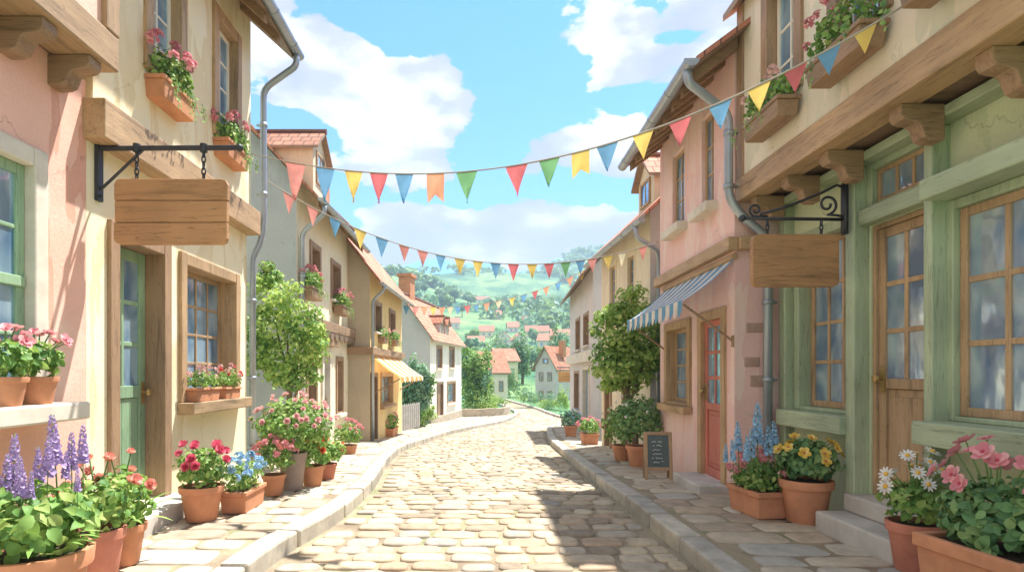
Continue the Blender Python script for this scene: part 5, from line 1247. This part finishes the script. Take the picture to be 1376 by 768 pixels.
# ------------------------------------------------------------------ awnings
def awning(label, o, ang, w, out, drop, val, mat, period, arms=True):
    t = thing('awning', label, 'awning', o, ang)
    b = MB(); n = 14; ny = 5
    def pt(u, v): return Vector((u, -out * v, -drop * v - .035 * sin(pi * v)))
    for i in range(n):
        for j in range(ny):
            u0, u1 = w * i / n, w * (i + 1) / n; v0, v1 = j / ny, (j + 1) / ny
            b.face([pt(u0, v0), pt(u1, v0), pt(u1, v1), pt(u0, v1)], 0, [(u0, v0), (u1, v0), (u1, v1), (u0, v1)])
    b.build('canopy', M[mat], t, smooth=True)
    b = MB(); ns = round(w / (period / 2)); e = pt(0, 1)
    for i in range(ns):
        u0, u1 = w * i / ns + .002, w * (i + 1) / ns - .002; k = 8
        top = [(u0, e.y - .004, e.z + .01), (u1, e.y - .004, e.z + .01)]
        arc = [(u1 + (u0 - u1) * q / k, e.y - .006 - .012 * sin(pi * q / k), e.z - val * (.55 + .45 * sin(pi * q / k))) for q in range(k + 1)]
        uv = [(p[0] if .002 < p[0] - u0 < u1 - u0 - .001 else (u0 + u1) / 2, 0) for p in top + arc]
        b.face(top[:1] + top[1:] + arc, 0, [((u0 + u1) / 2, 0)] * (2 + len(arc)))
    b.build('valance', M[mat], t)
    b = MB(); b.tube([(-.02, -.005, .02), (w + .02, -.005, .02)], .035, 10); b.build('roller', TN['x'], t)
    if arms:
        for u in (.03, w - .03):
            b = MB(); b.tube([(u, -.01, -drop - .42), (u, -out + .02, -drop - .03)], .014, 8); b.box(u - .025, u + .025, -.02, .0, -drop - .48, -drop - .36); b.build('arm', M['brown']['y'], t)
    return t
awning('blue and white striped awning with scalloped valance over the red door', (2.72 + .055, 8.75, 2.5), atan2(-1, -.02), 2.48, .55, .45, .17, 'stripeblue', .30)
awning('orange and cream striped awning on the ochre house', (-2.65 - .03 + .03, 15.0, 1.72), atan2(4.7, .21), 4.2, .75, .55,   .14, 'stripeorange', .84, True)

# ------------------------------------------------------------------ chalkboard
p = P(884, 643)
t = thing('chalkboard_sign', 'brown framed pavement chalkboard with faint chalk scribbles outside the rose house', 'chalkboard', (p.x, p.y, g(p.y)), radians(-8))
w_, hh = .34, .60; tilt = .13
def inc(x, y, z): return (x, y + tilt * z, z)
b = MB()
def slab(b, x0, x1, z0, z1, y0, y1, s_=1, yo=0):
    b.hexa([(x, yo + s_ * (y + .0) + s_ * tilt * z - s_ * tilt * hh, z) for x, y, z in ((x0, y0, z0), (x1, y0, z0), (x1, y1, z0), (x0, y1, z0), (x0, y0, z1), (x1, y0, z1), (x1, y1, z1), (x0, y1, z1))])
fr = .04
slab(b, -w_ / 2, -w_ / 2 + fr, 0, hh, -.015, .015); slab(b, w_ / 2 - fr, w_ / 2, 0, hh, -.015, .015); slab(b, -w_ / 2 + fr, w_ / 2 - fr, hh - fr, hh - .001, -.014, .014); slab(b, -w_ / 2 + fr, w_ / 2 - fr, .12, .12 + fr, -.014, .014)
b.build('frame', M['oak']['z'], t, bevel=.004, recalc=True)
b = MB(); slab(b, -w_ / 2 + fr, w_ / 2 - fr, .12 + fr, hh - fr, -.004, .004); b.build('board', M['board'], t, recalc=True)
b = MB()
for sx in (-1, 1): slab(b, sx * (w_ / 2 - fr) if sx > 0 else -w_ / 2, w_ / 2 if sx > 0 else -w_ / 2 + fr, 0, hh - .03, .034 - .015, .034 + .015, -1, .06 + .02)
slab(b, -w_ / 2 + fr, w_ / 2 - fr, .2, .23, .034 - .01, .034 + .01, -1, .08)
b.build('rear_leg', M['oak']['z'], t, bevel=.003, recalc=True)
b = MB(); rg = random.Random(4)
for i in range(6):
    z = .475 - i * .05; x = -.085 + rg.uniform(0, .02); pts = []
    xe = rg.uniform(.05, .09)
    while x < xe:
        pts.append((x, -.0065 + tilt * z - tilt * hh, z + rg.uniform(-.010, .010))); x += .011
        if rg.random() < .14 and len(pts) > 2: b.tube(pts, .0034, 5); pts = []; x += .014
    if len(pts) > 2: b.tube(pts, .0034, 5)
b.build('chalk_writing', M['chalk'], t)

# ------------------------------------------------------------------ bunting
def bunting(label, A, B, pix, flags, fw0, hscale=1.15, cr=.007):
    """cord in the vertical plane between plan points A and B, sagging; flags: (px, colour, kind)"""
    A, B = Vector(A), Vector(B)
    def plan(px):
        r = Vector(((px - CX) / F, 1)); d = B - A
        det = r.x * (-d.y) + d.x * r.y; t = (A.x * (-d.y) + d.x * A.y) / det
        return r * t
    def zat(px):
        for (a, ya), (c, yc) in zip(pix, pix[1:]):
            if a <= px <= c:
                # smooth interpolation
                return ya + (yc - ya) * (px - a) / (c - a)
        return pix[0][1] if px < pix[0][0] else pix[-1][1]
    # fit a sagging cord: quadratic least squares in plan distance
    S = []; L = (B - A).length
    for px, py in pix:
        q = plan(px); s_ = (q - A).dot((B - A) / L); S.append((s_, EYE + (HY - py) * q.y / F))
    import itertools
    n = 4  # cubic fit
    Mx = [[sum(s_ ** (i + j) for s_, _ in S) for j in range(n)] + [sum(z * s_ ** i for s_, z in S)] for i in range(n)]
    for i in range(n):
        pv = max(range(i, n), key=lambda r_: abs(Mx[r_][i])); Mx[i], Mx[pv] = Mx[pv], Mx[i]
        for r_ in range(n):
            if r_ != i:
                f = Mx[r_][i] / Mx[i][i]; Mx[r_] = [a - f * c for a, c in zip(Mx[r_], Mx[i])]
    co = [Mx[i][n] / Mx[i][i] for i in range(n)]
    zf = lambda s_: sum(c * s_ ** i for i, c in enumerate(co))
    d = (B - A) / L
    pt = lambda s_: Vector((A.x + d.x * s_, A.y + d.y * s_, zf(s_)))
    s0, s1 = S[0][0], S[-1][0]
    o = pt(s0); t = thing('bunting', label, 'bunting', o, 0, 'bunting strings across the street')
    b = MB(); b.tube([pt(s0 + (s1 - s0) * i / 60) - o for i in range(61)], cr, 6); b.build('cord', M['cord'], t, smooth=True)
    rg = random.Random(len(flags))
    nrm = Vector((-d.y, d.x, 0))
    for (px, colr, kind, wpx) in flags:
        q = plan(px); s_ = (q - A).dot(d); c = pt(s_)
        fw = wpx * q.y / F / max(.35, abs(d.x - d.y * (px - CX) / F)); fw = min(fw, fw0 * 1.6); fh = fw * hscale
        tg = (pt(s_ + .05) - pt(s_ - .05)).normalized(); b = MB(); nz, nxx = 6, 5
        sw = rg.uniform(-.25, .25); tw = rg.uniform(-.3, .3)
        grid = []
        for i in range(nz + 1):
            v = i / nz; half = .5 * (1 - v) if kind == 'tri' else .44 + .02 * v
            rowp = []
            for k in range(nxx):
                u = -1 + 2 * k / (nxx - 1); dz = fh * v
                if kind == 'tail': dz = fh * .95 * v * (1 - .28 * v * (1 - abs(u)))
                rowp.append(c + tg * (u * half * fw + tw * .1 * fw * v * v) + nrm * (.07 * fw * sin(v * 2.6 + u * 1.8 + sw * 9) * v + sw * .3 * fh * v * v) + Vector((0, 0, -dz - .002)) - o)
            grid.append(rowp)
        for i in range(nz):
            for k in range(nxx - 1):
                b.face([grid[i][k], grid[i][k + 1], grid[i + 1][k + 1], grid[i + 1][k]])
        b.build('flag', M['flag_' + colr], t, smooth=True, recalc=True)
    return t
T, S_ = 'tri', 'tail'
bunting('nearest and largest bunting string from the cream house to the green shop', (-2.86, 7.4), (2.66, 3.7), [(338, 205), (380, 216), (450, 231), (500, 234), (565, 233), (630, 228), (700, 217), (770, 202), (830, 187), (880, 172), (950, 150), (1010, 122), (1080, 92), (1130, 66), (1175, 36), (1210, 6), (1235, -18)],
        [(397, 'pink', T, 28), (437, 'blue', T, 26), (475, 'yellow', T, 25), (509, 'red', T, 25), (543, 'blue', T, 25), (585, 'orange', S_, 27), (627, 'green', T, 29), (694, 'red', T, 30), (738, 'green', T, 28), (780, 'yellow', S_, 27), (816, 'blue', T, 29), (864, 'yellow', T, 29), (914, 'red', T, 31), (968, 'blue', T, 32), (1020, 'yellow', T, 33), (1069, 'red', T, 33), (1114, 'blue', T, 34), (1163, 'yellow', T, 33)], .34, 1.2)
bunting('middle bunting string from the cream house drainpipe to the rose house', (-2.85, 7.85), (2.74, 8.9), [(352, 238), (364, 243), (395, 266), (430, 288), (480, 309), (510, 318), (560, 332), (610, 345), (680, 354), (730, 355), (800, 348), (850, 336), (884, 324)],
        [(388, 'pink', T, 19), (420, 'pink', T, 18), (450, 'blue', T, 18), (484, 'yellow', T, 18), (513, 'blue', T, 18), (543, 'pink', T, 15), (568, 'pink', T, 15), (592, 'blue', T, 14), (618, 'yellow', T, 15), (642, 'yellow', T, 14), (666, 'blue', T, 14), (690, 'red', T, 15), (715, 'yellow', T, 14), (738, 'red', T, 14), (760, 'green', T, 14), (780, 'blue', T, 13), (796, 'pink', T, 13), (817, 'yellow', T, 13), (836, 'faded', T, 12), (864, 'pink', T, 12)], .3, 1.45)
bunting('farthest and smallest bunting string from the ochre house to the grey house', (-2.4, 19.3), (3.38, 17.4), [(543, 410), (580, 413), (620, 412), (660, 405), (700, 396), (745, 383), (780, 366), (797, 356)],
        [(546, 'blue', T, 9), (558, 'pink', T, 9), (570, 'orange', T, 9), (582, 'yellow', T, 9), (594, 'orange', T, 9), (605, 'faded', T, 9), (615, 'blue', T, 9), (628, 'red', T, 9), (640, 'blue', T, 8), (654, 'orange', T, 9), (670, 'faded', T, 9), (688, 'yellow', T, 9), (704, 'blue', T, 9), (719, 'red', T, 9), (734, 'orange', T, 9), (750, 'blue', T, 10), (766, 'orange', T, 10), (782, 'yellow', T, 10)], .3, 1.25)

# ------------------------------------------------------------------ haze
b = MB(); b.box(-640, 640, -62, 960, -4, 200)
hz = b.build('haze', []) if False else None
me = bpy.data.meshes.new('haze'); me.from_pydata(b.v, [], b.f); hz = bpy.data.objects.new('haze', me); COL.objects.link(hz)
m = bpy.data.materials.new('haze air'); m.use_nodes = True; nt = m.node_tree; nt.nodes.clear(); out = nt.nodes.new('ShaderNodeOutputMaterial'); pv = nt.nodes.new('ShaderNodeVolumePrincipled')
pv.inputs['Color'].default_value = (.60, .80, .98, 1); pv.inputs['Density'].default_value = .0009; nt.links.new(pv.outputs[0], out.inputs['Volume']); me.materials.append(m)
tag(hz, kind='stuff')
